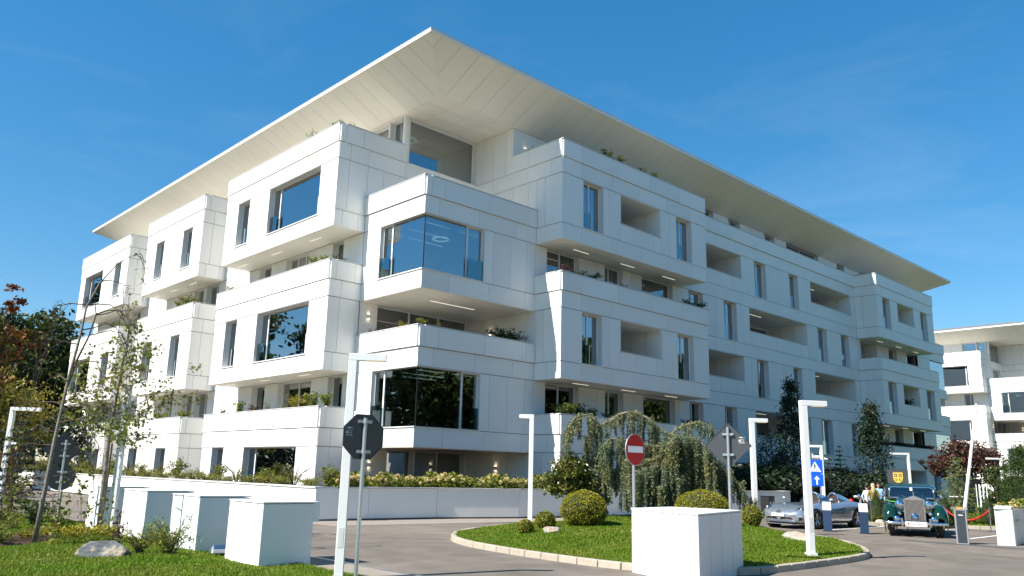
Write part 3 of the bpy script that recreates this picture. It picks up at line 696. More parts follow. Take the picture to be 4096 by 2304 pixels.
RL = [(33.1,14.7),(33.6,13.9),(34.0,13.0),(34.9,12.0),(35.7,10.4),(36.4,8.9),(50,3.5),(120,8),(120,30),(92,27),(60,19.5),(44,17.2),(37,16.4)]
RLs = smooth_poly(RL, 1)
turf_patch('garden_lawn', RLs, lambda x,y: .09+.02*math.sin(x*.9)+.02*math.sin(y*1.3), 1.0, .1)
k2 = resample(RLs, .6); kt2 = thing('garden_kerb', 'pale stone kerb edging the flower bed behind the two parked cars', 'kerb', (34.5,12,0))
for i in range(len(k2)):
    a, b = k2[i], k2[(i+1)%len(k2)]
    if a[0] > 40 or a[1] > 15.5: continue
    dx, dy = b[0]-a[0], b[1]-a[1]; l_ = math.hypot(dx,dy)
    o = MB().box(.006,l_-.006,-.07,.07,-.02,.13).build('kerb_stone', KERB, kt2); o.location = (a[0]-34.5,a[1]-12,0); o.rotation_euler = (0,0,math.atan2(dy,dx)); bevel(o,.012,1)
def line(name, a, b, w, m=PAINT, z=.006):
    dx, dy = b[0]-a[0], b[1]-a[1]; l_ = math.hypot(dx,dy); nx, ny = -dy/l_*w/2, dx/l_*w/2
    return struct(npmesh(name, [(a[0]+nx,a[1]+ny,z),(a[0]-nx,a[1]-ny,z),(b[0]-nx,b[1]-ny,z),(b[0]+nx,b[1]+ny,z)], [(0,1,2,3)], m))
line('road_marking', (28.9,9.27), (32.4,9.33), .12); line('road_marking', (28.6,13.66), (31.3,13.62), .12); line('road_marking', (31.6,13.6), (33.3,13.68), .12); line('road_marking', (31.2,11.75),(34.4,11.46), .12)
line('road_marking', (27.7,9.1),(27.9,11.9), .02, DARKP, .004); line('asphalt_patch', (26.08,10.2), (26.1,6.6), .55, DARKP, .005); line('road_joint', (26.8,16.5),(26.45,8.6), .03, DARKP, .004)
line('road_joint', (13.9,22.0),(21.1,21.25), .05, DARKP, .008); line('road_joint', (21.1,21.25),(25.5,20.65), .05, DARKP, .008); line('road_joint',(22.5,6.2),(24.8,10.6),.025,DARKP,.004)
# grass blades
def grass(name, poly, zf, n, seed, h=(.025,.06), cam=(0,0), power=1.0, region=None):
    rng = np.random.default_rng(seed); xs = [p[0] for p in poly]; ys = [p[1] for p in poly]; x0,x1,y0,y1 = region or (min(xs),max(xs),min(ys),max(ys))
    P = []
    while len(P) < n:
        x = rng.uniform(x0,x1); y = rng.uniform(y0,y1); d = math.hypot(x,y)
        if d > 8 and rng.random() > (8/d)**power: continue
        az = math.degrees(math.atan2(y,x))
        if not 12 < az < 82: continue
        if inside(x, y, poly): P.append((x, y, zf(x,y)-.004))
    P = np.array(P); n = len(P); th = rng.uniform(0,2*math.pi,n); hh = rng.uniform(h[0],h[1],n)*(1+.5*np.sin(P[:,0]*2.1)*np.sin(P[:,1]*1.7)); w = rng.uniform(.004,.008,n)*(1+np.hypot(P[:,0],P[:,1])/14)
    lx = rng.normal(0,.5,n)*hh; ly = rng.normal(0,.5,n)*hh
    V = np.empty((n,3,3)); V[:,0] = P+np.c_[np.cos(th)*w,np.sin(th)*w,0*w]; V[:,1] = P-np.c_[np.cos(th)*w,np.sin(th)*w,0*w]; V[:,2] = P+np.c_[lx,ly,hh]
    o = npmesh(name, V.reshape(-1,3), np.arange(3*n).reshape(-1,3), GRASS); o['kind'] = 'stuff'; o['label'] = 'short green grass blades of the lawn'; o['category'] = 'grass'; return o
GRASS = mat('grass_blades', (.14,.225,.014), .6, spec=.25, island=.45, col2=(.20,.24,.028), n2=(.9,.42,.66), transl=.4)
grass('grass', LAWN, lawn_z, 150000, 1, power=1.3, region=(-2,7.8,8,30))
grass('grass', ISL, isl_z, 130000, 2, power=.8)
grass('grass', RLs, lambda x,y: .09+.02*math.sin(x*.9)+.02*math.sin(y*1.3), 25000, 5, h=(.03,.07), power=.3, region=(33,50,6,20))

# ---------------------------------------------------------------- planter wall under the building
PW = [(14.33,95),(14.33,24.3),(16.3,24.12),(19.1,23.9),(22.4,23.0),(27,22.6),(31.5,22.9),(35.2,22.1),(37.5,21.62),(39.66,21.3),(41.2,21.75),(42.0,23.0)]
pw = thing('planter_wall', 'long low white planter wall with a thin cap in front of the building', 'wall', (14.33,24.3,0))
def offs(p, d):
    out = []
    for i in range(len(p)):
        a = Vector(p[max(i-1,0)]); b = Vector(p[min(i+1,len(p)-1)]); t = (b-a).normalized(); n = Vector((-t.y, t.x))
        if 0 < i < len(p)-1:
            t1 = (Vector(p[i])-a).normalized(); c = max(.45, n.dot(Vector((-t1.y,t1.x)))); n = n/c
        out.append((p[i][0]+n.x*d, p[i][1]+n.y*d))
    return out
def path_seg(p, lens):
    for (a, b) in zip(p, p[1:]):
        L0 = math.dist(a,b); n = max(1, round(L0/lens)); 
        for i in range(n): yield ((a[0]+(b[0]-a[0])*i/n, a[1]+(b[1]-a[1])*i/n), (a[0]+(b[0]-a[0])*(i+1)/n, a[1]+(b[1]-a[1])*(i+1)/n))
PH = 1.1; core = offs(PW, .045); inn = offs(PW, .28)
m = MB(); n = len(PW)
m.v = [(x-14.33,y-24.3,0) for x,y in core]+[(x-14.33,y-24.3,PH-.05) for x,y in core]+[(x-14.33,y-24.3,PH-.05) for x,y in inn]+[(x-14.33,y-24.3,0) for x,y in inn]
m.f = [(r*n+i, r*n+i+1, ((r+1)%4)*n+i+1, ((r+1)%4)*n+i) for i in range(n-1) for r in range(4)]
m.build('wall_core', BACK, pw)
for a, b in path_seg(PW, 2.3):
    d = math.dist(a,b); o = MB().box(.006,d-.006,0,.04,.06,PH-.05).build('cladding_panel', WHITE, pw); o.location = (a[0]-14.33,a[1]-24.3,0); o.rotation_euler = (0,0,math.atan2(b[1]-a[1],b[0]-a[0]))
ca, cb = offs(PW,-.04), offs(PW,.32); m = MB()
m.v = [(x-14.33,y-24.3,PH-.048) for x,y in ca]+[(x-14.33,y-24.3,PH) for x,y in ca]+[(x-14.33,y-24.3,PH) for x,y in cb]+[(x-14.33,y-24.3,PH-.048) for x,y in cb]
m.f = [(r*n+i, r*n+i+1, ((r+1)%4)*n+i+1, ((r+1)%4)*n+i) for i in range(n-1) for r in range(4)]
m.build('wall_cap', CAPM, pw)
fill = PW[:-1]+[(41.5,26.3),(41.25,26.45),(28.45,26.45),(28.35,28.2),(28.35,33.1),(21.25,33.1),(19.4,33.15),(19.4,95)]
fo = offs(PW, .29)[:-1]+fill[len(PW)-1:]
struct(npmesh('planter_soil', [(x,y,.93) for x,y in fo], [tuple(range(len(fo)))], SOIL))

# ---------------------------------------------------------------- white utility cabinets
CAB = mat('cabinet_white', (.80,.80,.78), .42, spec=.45, var=.02, nscale=2, rnd=.03)
def cabinet(x, y, w, d, h, label, rz=0, group='white utility cabinets', joints=(0,0), lip=False):
    t = thing('utility_cabinet', label, 'cabinet', (x,y,0), rz, group)
    MB().box(.03,w-.03,.03,d-.03,-.05,h-.04).build('carcass', BACK, t)
    top = MB().box(-.012,w+.012,-.012,d+.012,h-.028,h).build('top', CAB, t); bevel(top,.004,1)
    nf, ns = max(1,joints[0]), max(1,joints[1])
    for i in range(ns): MB().box(0,.03,d*i/ns+.005,d*(i+1)/ns-.005,.0,h-.04).build('side_panel', CAB, t)
    for i in range(nf):
        MB().box(w*i/nf+.005,w*(i+1)/nf-.005,0,.03,.0,h-.04).build('front_panel', CAB, t); MB().box(w*i/nf+.005,w*(i+1)/nf-.005,d-.03,d,.0,h-.04).build('rear_panel', CAB, t)
    MB().box(w-.03,w,.005,d-.005,.0,h-.04).build('side_panel', CAB, t)
    if lip: MB().box(w,w+.12,.0,d,h-.36,h).build('service_lip', CAB, t)
    return t
cabinet(6.98,13.55,1.0,1.32,1.10,'white cabinet nearest the black octagonal sign, first of the row on the lawn', lip=True)
cabinet(7.0,16.25,1.06,1.36,1.11,'white cabinet behind the clipped yew bush, second from the lamp post')
cabinet(7.05,19.2,1.08,1.45,1.12,'white cabinet next to the sapling trunk, third in the row', lip=False)
cabinet(7.2,22.35,1.05,1.35,1.12,'white cabinet farthest back, half behind the sapling trunk and lamp post')
def poly_block(P, h, label, nj, cat='cabinet', name='utility_cabinet', capo=.012, capt=.028):
    o = Vector((P[0][0],P[0][1],0)); t = thing(name, label, cat, o); Q = [Vector((x-o.x,y-o.y)) for x,y in P]; c = sum(Q, Vector((0,0)))/len(Q)
    ins = [q+(c-q).normalized()*.05 for q in Q]; MB().prism([tuple(q) for q in ins], -.05, h-capt-.005).build('carcass', BACK, t)
    out = [q+(q-c).normalized()*capo for q in Q]; bevel(MB().prism([tuple(q) for q in out], h-capt, h).build('top', CAB, t), .004, 1)
    for k, n in enumerate(nj):
        a, b = Q[k], Q[(k+1)%len(Q)]; L0 = (b-a).length
        for i in range(n):
            p = MB().box(L0*i/n+.009, L0*(i+1)/n-.009, 0, .03, .0, h-capt-.008).build('side_panel', CAB, t); p.location = (a.x,a.y,0); p.rotation_euler = (0,0,math.atan2(b.y-a.y,b.x-a.x))
    return t
poly_block([(12.26,9.62),(11.57,7.73),(13.93,8.35),(13.7,9.77)], 1.12, 'largest white cabinet with vertical panel joints standing at the island kerb', (4,4,1,1))

# ---------------------------------------------------------------- street lamps
LAMPW = mat('lamp_white_paint', (.78,.78,.76), .4, spec=.5)
LED = mat('lamp_led_lens', (.75,.62,.4), .3, emit=((1,.75,.4),.35))
def lamp(x, y, arm, label, z=0., h=3.55, al=.75, cams=0):
    t = thing('street_lamp', label, 'street lamp', (x,y,z), arm, 'white angular street lamps'); s = .07
    bevel(MB().box(-s,s,-s,s,-.1,h-.12).build('post', LAMPW, t), .006, 1)
    bevel(MB().box(-s,al,-s,s,h-.118,h).build('arm', LAMPW, t), .006, 1)
    MB().box(al-.33,al-.04,-.05,.05,h-.125,h-.1175).build('led_panel', LED, t)
    MB().box(-.10,.10,-.10,.10,-.05,.012).build('base_plate', LAMPW, t); MB().box(-.04,.04,-s-.004,-s-.0005,.45,.75).build('access_hatch', CAPM, t)
    for bx in (-.085,.085):
        for by in (-.085,.085): MB().lathe([(.011,0),(.011,.014)], (bx,by,.012), n=6).build('bolt', METAL, t)
    def camera_(sx, hz):
        c = MB().tube([(sx*.06,0,hz),(sx*.16,0,hz)], .02).build('camera_bracket', LAMPW, t)
        MB().tube([(sx*.14,0,hz-.02),(sx*.14,-.0,hz-.09),(sx*.30,0,hz-.10)], [.05,.055,.05], 10).build('camera_body', LAMPW, c)
        MB().tube([(sx*.30,0,hz-.10),(sx*.315,0,hz-.10)], .04, 10).build('camera_lens', BLACK, c)
    if cams == 1: camera_(1, h-1.15)
    if cams == 2: camera_(1, h-.62); camera_(-1, h-.62)
    return t
AV = math.atan2(-.687,.727)
lamp(7.36,11.6,AV+.1,'tall white lamp post nearest the camera, crossing the octagonal sign', .03, 3.55, .55)
lamp(18.56,18.55,AV+math.pi,'white lamp post at the tip of the island beside the round box bush', .15, 3.38, .4)
lamp(17.3,8.72,AV+.15,'white lamp post with a camera on the island lawn in front of the silver car', .16, 3.27, .55, 1)
lamp(22.9,13.25,AV+.1,'white lamp post behind the box bush right of the diamond sign', .4, 3.12, .5)
lamp(41.9,20.25,AV+math.pi,'white lamp post with two cameras behind the blue signs', 0, 3.5, .9, 2)
lamp(54.2,20.5,AV+math.pi,'white lamp post rising above the roof of the green vintage car', 0, 3.5, 1.1)
lamp(64.5,18.2,AV+math.pi,'distant white lamp post beside the tall thuja near the right edge', 0, 3.5, 1.0)
lamp(7.0,32.3,AV,'white lamp post at the left edge in front of the dark trees', 0, 3.5, .95, 1)
lamp(6.99,21.1,AV+math.pi,'white lamp post half hidden by the sapling leaves behind its trunk', .1, 3.5, .5)

# ---------------------------------------------------------------- road signs
SIGNB = mat('sign_back_grey', (.075,.08,.085), .35, spec=.5, metal=.3)
STICK = mat('sticker_print', (.55,.57,.58), .6)
REDM = mat('sign_red', (.40,.008,.010), .35, spec=.5, var=.03, nscale=5)
WHM = mat('sign_white', (.74,.76,.76), .35, spec=.5)
BLUEM = mat('sign_blue', (.004,.10,.72), .35, spec=.5)
GOLD = mat('sign_gold', (.72,.48,.07), .4, spec=.5)
def flat(mb, pts, d0, d1): return mb.extr(pts, (0,d0,0), (1,0,0), (0,0,1), (0,1,0), d1-d0)
# signs are built in the x-z plane; local -y is the side turned to the camera
def pole(t, z0, z1, y=0., r=.03): return MB().tube([(0,y,z0),(0,y,z1)], r, 14).build('pole', METAL, t)
def clamp(t, z, y=-.0, w=.11):
    c = MB().box(-w,w,y-.005,y+.045,z-.022,z+.022).build('clamp', METAL, t); MB().tube([(0,y,z-.024),(0,y,z+.024)], .037, 14).build('clamp_ring', METAL, c)
    for sx in (-1,1): MB().tube([(sx*(w-.03),y-.02,z),(sx*(w-.03),y+.03,z)], .013, 8).build('bolt', METAL, c)
def ring(n, r, ph=0.): return [(r*math.cos(2*math.pi*i/n+ph), r*math.sin(2*math.pi*i/n+ph)) for i in range(n)]
def rounded(w, h, r, n=5):
    out = []
    for cx_, cy_, a0 in ((w-r,h-r,0),(-w+r,h-r,90),(-w+r,-h+r,180),(w-r,-h+r,270)):
        out += [(cx_+r*math.cos(R(a0+90*i/n)), cy_+r*math.sin(R(a0+90*i/n))) for i in range(n+1)]
    return out
def sticker(t, x, z, w=.12):
    s = MB()
    for i, (a, b, zz, hh) in enumerate([(.0,.14,.085,.012),(.28,.74,.08,.024),(.84,1.,.085,.012),(.0,.95,.05,.006),(.0,.42,.012,.026),(.5,.6,.016,.012),(.74,.86,.012,.02),(.05,.98,-.008,.005),(.0,1.,-.022,.006)]):
        flat(s, [(x+a*w,z+zz),(x+b*w,z+zz),(x+b*w,z+zz+hh),(x+a*w,z+zz+hh)], .0385, .0395)
    s.build('sticker', STICK, t)
def azim(x, y): return math.atan2(y,x)-math.pi/2
rz = azim(7.67,11.6)+R(-24)
t = thing('stop_sign', 'black back of an octagonal road sign on a steel pole by the near lamp post', 'road sign', (6.85,10.35,-.02), azim(7.67,11.6)+R(26))
pole(t, -.1, 2.465); MB().tube([(0,0,2.465),(0,0,2.49)], .032, 14).build('pole_cap', BLACK, t)
o = flat(MB(), [(p[0],p[1]+2.19) for p in ring(8, .352, R(22.5))], .04, .055).build('plate', SIGNB, t); bevel(o,.01,2)
flat(MB(), [(p[0],p[1]+2.19) for p in ring(8, .32, R(22.5))], .0552, .057).build('sign_face', REDM, t)
for q in range(8):
    a, b = ring(8, .349, R(22.5))[q], ring(8, .349, R(22.5))[(q+1)%8]
    MB().tube([(a[0],.036,a[1]+2.19),(b[0],.036,b[1]+2.19)], .007, 6).build('folded_edge', SIGNB, t)
clamp(t, 2.41); clamp(t, 1.97); sticker(t, -.285, 2.22, .11)
t = thing('diamond_sign', 'grey back of a diamond road sign on a steel pole beside the big cabinet', 'road sign', (14.48,8.92,0), azim(14.48,8.92)+R(-4))
pole(t, 0, 2.69); o = flat(MB(), [(p[0],p[1]+2.33) for p in smooth_poly(ring(4,.452,R(90)),0)], .04, .052).build('plate', SIGNB, t); bevel(o,.008,2)
flat(MB(), [(p[0],p[1]+2.33) for p in ring(4,.42,R(90))], .0522, .054).build('sign_face', WHM, t)
for q in range(4):
    a, b = ring(4, .448, R(90))[q], ring(4, .448, R(90))[(q+1)%4]; MB().tube([(a[0],.036,a[1]+2.33),(b[0],.036,b[1]+2.33)], .007, 6).build('folded_edge', SIGNB, t)
clamp(t, 2.55); clamp(t, 2.15); sticker(t, .20, 2.40)
t = thing('no_entry_sign', 'round red no entry sign with a white bar in front of the weeping cedar', 'road sign', (13.05,10.15,0), azim(13.05,10.15)+R(53))
MB().tube([(0,.03,.0),(0,.03,2.45)], .03, 14).build('pole', METAL, t)
flat(MB(), [(p[0],p[1]+2.2) for p in ring(48,.31)], -.022, -.002).build('plate', METAL, t)
flat(MB(), [(p[0],p[1]+2.2) for p in ring(48,.297)], -.0245, -.0222).build('sign_face', REDM, t)
flat(MB(), [(-.245,2.145),(.245,2.145),(.245,2.27),(-.245,2.27)], -.0265, -.0246).build('white_bar', WHM, t)
t = thing('crossing_sign', 'two stacked blue signs, pedestrian crossing above a white arrow, on one pole', 'road sign', (33.2,16.3,0), azim(33.2,16.3)+R(8))
MB().tube([(.14,.04,0),(.14,.04,2.45)], .032, 12).build('pole', METAL, t)
for z, x, nm in ((2.25,-.05,'crossing_plate'),(1.70,.0,'arrow_plate')):
    w_, h_ = (.30,.29) if nm[0] == 'c' else (.26,.25)
    p = flat(MB(), [(a+x,b+z) for a,b in rounded(w_,h_,.03)], -.02, .0).build(nm, BLUEM, t)
    if nm[0] == 'c':
        flat(MB(), [(x-.235,z-.21),(x+.235,z-.21),(x,z+.215)], -.0235, -.0205).build('white_triangle', WHM, p)
        g = MB()                      # walking figure on the stripes
        flat(g, [(x+a-.01,z+.09+b) for a,b in ring(12,.024)], -.026, -.0238)
        for poly in ([(-.03,.06),(.012,.065),(.018,-.03),(-.022,-.03)], [(-.03,.055),(-.075,.0),(-.06,-.012),(-.02,.03)], [(.01,.06),(.06,.02),(.055,.0),(.008,.035)], [(-.022,-.03),(.006,-.03),(-.05,-.13),(-.075,-.13)], [(-.004,-.03),(.02,-.03),(.07,-.13),(.045,-.13)],
                     [(-.15,-.19),(-.115,-.19),(-.09,-.14),(-.11,-.14)], [(-.06,-.19),(-.03,-.19),(-.025,-.14),(-.045,-.14)], [(.03,-.19),(.06,-.19),(.045,-.14),(.025,-.14)], [(.115,-.19),(.15,-.19),(.11,-.14),(.09,-.14)]):
            flat(g, [(x+a,z+b) for a,b in poly], -.026, -.0238)
        g.build('walking_figure', BLACK, p)
    else: flat(MB(), [(x-.032,z-.19),(x+.032,z-.19),(x+.032,z+.03),(x+.12,z+.03),(x,z+.175),(x-.12,z+.03),(x-.032,z+.03)], -.0235, -.0205).build('white_arrow', WHM, p)
t = thing('rear_signs', 'dark diamond and round sign backs on one pole behind the bare weeping tree', 'road sign', (6.32,23.15,0), azim(6.32,23.15)+R(10))
pole(t, 0, 2.25); flat(MB(), [(p[0]-.05,p[1]+2.0) for p in ring(4,.46,R(90))], .04, .052).build('diamond_plate', SIGNB, t); flat(MB(), [(p[0],p[1]+1.33) for p in ring(32,.34)], .04, .052).build('round_plate', SIGNB, t)
flat(MB(), [(p[0]-.05,p[1]+2.0) for p in ring(4,.42,R(90))], .0522, .054).build('sign_face', WHM, t)
clamp(t, 2.15); clamp(t, 1.85); clamp(t, 1.45); clamp(t, 1.2)
t = thing('garden_marker', 'thin green marker post beside the row of white cabinets', 'marker', (7.25,26.3,0), azim(7.2,26))
MB().tube([(0,0,0),(0,0,1.75)], .018, 8).build('pole', mat('green_post', (.02,.10,.05), .5), t); MB().box(-.06,.06,-.02,.0,1.45,1.78).build('plate', mat('green_plate', (.03,.22,.12), .5), t)

# exhibition sign with a gold crest
t = thing('exhibition_sign', 'dark grey standing board with a gold crest and lettering behind the green car', 'sign', (47.0,18.4,0), azim(47,18.4)+R(4))
SBD = mat('board_grey', (.055,.056,.058), .5)
bevel(MB().box(-.52,.52,0,.06,.0,2.36).build('board', SBD, t), .006, 1)
def shield(w, h): return [(-w,h),(w,h),(w,-.15*h),(w*.86,-.55*h),(w*.5,-.85*h),(0,-h),(-w*.5,-.85*h),(-w*.86,-.55*h),(-w,-.15*h)]
zc = 1.93
cr = flat(MB(), [(a,b+zc) for a,b in shield(.24,.28)], -.012, -.001).build('crest', GOLD, t)
m = MB()
for sx, sz in ((-1,1),(1,1),(-1,-1),(1,-1)):
    c0, c1 = sx*.04, sx*.19; d0, d1 = zc+(.05 if sz > 0 else -.04), zc+(.21 if sz > 0 else -.16)
    flat(m, [(c0,d0),(c1,d0),(c1*(1 if sz > 0 else .8),d1),(c0,d1)], -.0145, -.0122)
m.build('crest_fields', SBD, cr); m = MB()
for sx, sz in ((-1,1),(1,1),(-1,-1),(1,-1)): flat(m, [(sx*.115+a,zc+(.13 if sz > 0 else -.095)+b) for a,b in ring(6,.042,.4)], -.0165, -.0147)
m.build('crest_charges', GOLD, cr)
def text(body, size, m, parent, loc, rot, name='lettering', shear=.35, ext=.002, sx=1.):
    cu = bpy.data.curves.new(name, 'FONT'); cu.body = body; cu.size = size; cu.align_x = 'CENTER'; cu.align_y = 'CENTER'; cu.shear = shear; cu.extrude = ext; cu.materials.append(m)
    o = bpy.data.objects.new(name, cu); C.objects.link(o); o.parent = parent; o.location = loc; o.rotation_euler = rot; o.scale = (sx,1,1)
    bpy.context.view_layer.update(); me = bpy.data.meshes.new_from_object(o.evaluated_get(bpy.context.evaluated_depsgraph_get())); bpy.data.objects.remove(o)
    q = link(name, me, parent, loc); q.rotation_euler = rot; q.scale = (sx,1,1); return q
text('Tiriac Collection', .145, GOLD, t, (0,-.005,1.52), (R(90),0,0), sx=.8)
# ---------------------------------------------------------------- vegetation
BARK = mat('bark_brown', (.10,.075,.055), .9, spec=.1, var=.3, nscale=12, bump=.7, bscale=25)
BARKG = mat('bark_grey', (.22,.19,.16), .9, spec=.1, var=.3, nscale=10, bump=.6, bscale=30)
def leafm(name, col, col2, isl=.4, tr=.3, rough=.5, spec=.35, sc=.6): return mat(name, col, rough, spec=spec, island=isl, col2=col2, n2=(sc,.4,.62), transl=tr)
DARKL = leafm('leaf_dark_green', (.040,.070,.015), (.075,.095,.02), .5)
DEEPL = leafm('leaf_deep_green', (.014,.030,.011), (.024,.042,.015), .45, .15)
YELL = leafm('leaf_yellow_green', (.17,.18,.02), (.24,.19,.024), .45, sc=.5)
ORNG = leafm('leaf_orange', (.26,.085,.018), (.10,.075,.016), .5, sc=1.1)
MAPL = leafm('leaf_sapling', (.16,.20,.022), (.25,.22,.03), .5)
BOXL = leafm('leaf_box', (.19,.205,.012), (.30,.26,.016), .5, .25, sc=2.5)
MAGL = leafm('leaf_magnolia', (.085,.115,.02), (.15,.14,.025), .5, .2, .35, .5, 2)
CEDL = leafm('needle_blue', (.15,.195,.115), (.21,.205,.085), .4, .2, .6, .2, 1.1)
CEDG = leafm('needle_green', (.12,.17,.06), (.16,.18,.065), .4, .2, .6, .2, 1.5)
SPRU = leafm('needle_dark', (.020,.042,.034), (.03,.05,.035), .4, .1, .6, .2, 1.5)
THUJ = leafm('leaf_thuja', (.035,.072,.016), (.06,.09,.02), .45, .2, .6, .2, 2)
YEWL = leafm('leaf_yew', (.15,.185,.02), (.22,.22,.028), .45, .25, .55, .3, 3)
PURP = leafm('leaf_purple', (.055,.018,.022), (.09,.03,.03), .45, .25, .5, .3, 2)
REDB = leafm('leaf_red_brown', (.075,.035,.028), (.11,.05,.03), .45, .3, .5, .3, 2)
SHRB = leafm('leaf_shrub', (.13,.17,.02), (.22,.21,.03), .5, .3, .5, .3, 2)
GOLDL = leafm('leaf_golden', (.36,.30,.020), (.24,.24,.02), .4, .3, .5, .3, 2)
FLOW = leafm('petals_cream', (.72,.62,.30), (.60,.42,.16), .25, .3, .7, .1, 5)
def shell(n, c, r, rng, lo=.75, lump=.0, flatb=False):
    d = rng.normal(size=(n,3)); d /= np.linalg.norm(d,axis=1)[:,None]
    if flatb: d[:,2] = np.where(d[:,2] < -.35, -d[:,2], d[:,2])
    k = rng.uniform(lo**3,1,n)**(1/3)
    if lump: k = k*(1+lump*np.sin(d[:,0]*7+c[0]*3)*np.sin(d[:,1]*6+c[1])*np.sin(d[:,2]*8))
    return np.asarray(c)+d*np.asarray(r)*k[:,None]
def cloud(name, P, size, m, parent, rng, asp=.55, up=.35, loc=None):
    V, F = leafset(np.asarray(P), size, rng, asp, up); return npmesh(name, V, F, m, parent, loc)
def limbs(root, h, r, tips, rng, m=BARK, name='trunk', lean=(0,0), fork=.35):
    mb = MB(); top = Vector((lean[0], lean[1], h)); pts = [Vector((lean[0]*t**1.3+.04*h*math.sin(t*5)*t*.4, lean[1]*t**1.3, h*t)) for t in (0,.2,.4,.6,.8,1.)]
    mb.tube([(0,0,-.1)]+[tuple(p) for p in pts[1:]], [r*1.15,r*.95,r*.8,r*.62,r*.42,r*.15], 9)
    for tp in tips:
        tp = Vector(tp); t = max(fork, min(.92, (tp.z/h)*.72+rng.uniform(-.08,.05))); k = min(4, int(t*5)); a = pts[k].lerp(pts[k+1], t*5-k)
        mid = a.lerp(tp,.5)+Vector((rng.normal()*.04,rng.normal()*.04,.06))*(tp-a).length
        mb.tube([tuple(a), tuple(mid), tuple(tp)], [r*.36*(1.15-t), r*.22*(1.15-t)+.008, .006], 5)
    return mb.build(name, m, root, smooth=True)
def tree(loc, label, clumps, h, r, n, size, m, seed, cat='tree', bark=BARK, group=None, fork=.35, lump=.25, asp=.6, name='broadleaf_tree', lo=.45, core=None):
    rng = np.random.default_rng(seed); t = thing(name, label, cat, loc, 0, group)
    P = []; tot = sum(c[3]*c[4]*c[5] for c in clumps)**1.0; tips = []
    for c in clumps:
        k = int(n*(c[3]*c[4]*c[5])/tot); cc = np.array(c[:3]); rr = np.array(c[3:6])
        # every clump is broken into sprays so that light gets between them
        ns = max(4, k//38); S = shell(ns, cc, rr, rng, lo, lump)
        sp = float(np.mean(rr))*.23; P.append(np.repeat(S, 38, 0)+rng.normal(size=(ns*38,3))*[sp,sp,sp*.6])
        tips.append(cc+rr*rng.uniform(-.3,.3,3)); tips += [s for s in S[:3]]
    P = np.concatenate(P); P = P[P[:,2] > .15]; cloud('crown', P, size, m, t, rng, asp); limbs(t, h, r, tips, rng, bark, fork=fork)
    return t
def big_clumps(h, w, seed, n=13, base=.25):
    rng = random.Random(seed); out = []
    for i in range(n):
        z = h*(base+(1-base)*(i+.5)/n*.92); f = math.sin(math.pi*min(1,max(.12,(z/h-base*.6)/(1.05-base*.6))))**.6; a = rng.uniform(0,6.28); q = w*f*rng.uniform(.25,.75); s = w*rng.uniform(.36,.5)*(.6+.4*f)
        out.append((q*math.cos(a), q*math.sin(a), min(z,h-s*.7), s, s, s*.72))
    out.append((0,0,h*.6,w*.5,w*.5,h*.28)); return out
# dark wood at the left end, seen directly and mirrored in the left front's windows
g = 'dark broadleaf trees beyond the left end'
wd = tree((18.8,86,0), 'dark green broadleaf tree rising behind the bare weeping tree, beyond the building end', big_clumps(15.4,6.6,1), 12.5, .35, 15000, .5, DARKL, 11)
for i, (x, y, s, rz, lab) in enumerate([(14.2,84,1.0,1.9,'dark green broadleaf tree at the left edge behind the orange leaves'),(24.3,93,.98,3.1,'dark tree crown touching the far left corner of the white building'),(4,80,1.0,4.,None),(10,92,1.1,.3,None),(-9,66,1.0,.6,None),(-14,88,1.05,2.2,None),(0,98,1.05,5.,None),(-22,72,1.0,1.2,None)]):
    dup(wd, (x,y,0), rz, lab or 'dark broadleaf tree of the wood that shows in the left front\'s windows', None if lab else g, s*(1.0 if lab else 1.22))
# wood across the road, behind the camera's right, seen only in the glass of the right front
g2 = 'trees across the road mirrored in the right front\'s glass'
for i, (x, y, s) in enumerate([(30,-16,.95),(38,-20,1.05),(46,-15,.95),(54,-22,1.1),(62,-17,1.0),(71,-21,1.05),(80,-16,1.0),(90,-22,1.1),(101,-17,1.0),(112,-21,1.1),(124,-16,1.0),(138,-20,1.1),(22,-22,1.0),(50,-34,1.25),(75,-34,1.2),(100,-34,1.2)]):
    dup(wd, (x,y,-.2), i*1.3, 'dark tree of the wood across the road that shows only in the window glass', g2, s*1.3)
tree((5.4,27.3,0), 'orange and red leaved young tree at the left edge', [(-.1,.2,5.1,.7,.7,.9),(-.5,0,3.9,.9,.9,.9),(.12,.1,6.35,.25,.25,.55),(.75,.1,5.2,.4,.4,.22),(-.9,0,5.6,.6,.7,.8)], 6.2, .07, 1500, .17, ORNG, 21, name='young_tree')
tree((12.3,57,0), 'yellow green bushy tree in front of the dark trees at the left', [(-.3,0,4.6,2.4,2.2,1.9),(-2.4,.4,5.0,2.2,2.0,1.9),(.9,0,3.6,1.5,1.4,1.3),(-1.2,0,6.3,1.5,1.4,1.1)], 5.6, .2, 6000, .26, YELL, 22, name='bushy_tree')
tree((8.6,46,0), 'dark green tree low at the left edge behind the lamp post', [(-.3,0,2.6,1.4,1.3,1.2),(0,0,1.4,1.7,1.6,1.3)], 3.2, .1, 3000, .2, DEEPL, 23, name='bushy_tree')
tree((8.75,41,0), 'small orange brown shrub below the dark trees beside the left lamp post', [(0,0,1.3,.75,.7,1.2)], 2.0, .06, 900, .17, ORNG, 24, cat='shrub', name='tall_shrub')
tree((16.0,66,0), 'deep green shrub mass at the foot of the dark trees', [(0,0,2.6,4.2,3,2.6),(-4,0,3.,3.5,3,3),(3,1,4.2,2.4,2.4,2.4)], 4, .15, 5200, .34, DEEPL, 25, cat='shrub', name='tall_shrub')

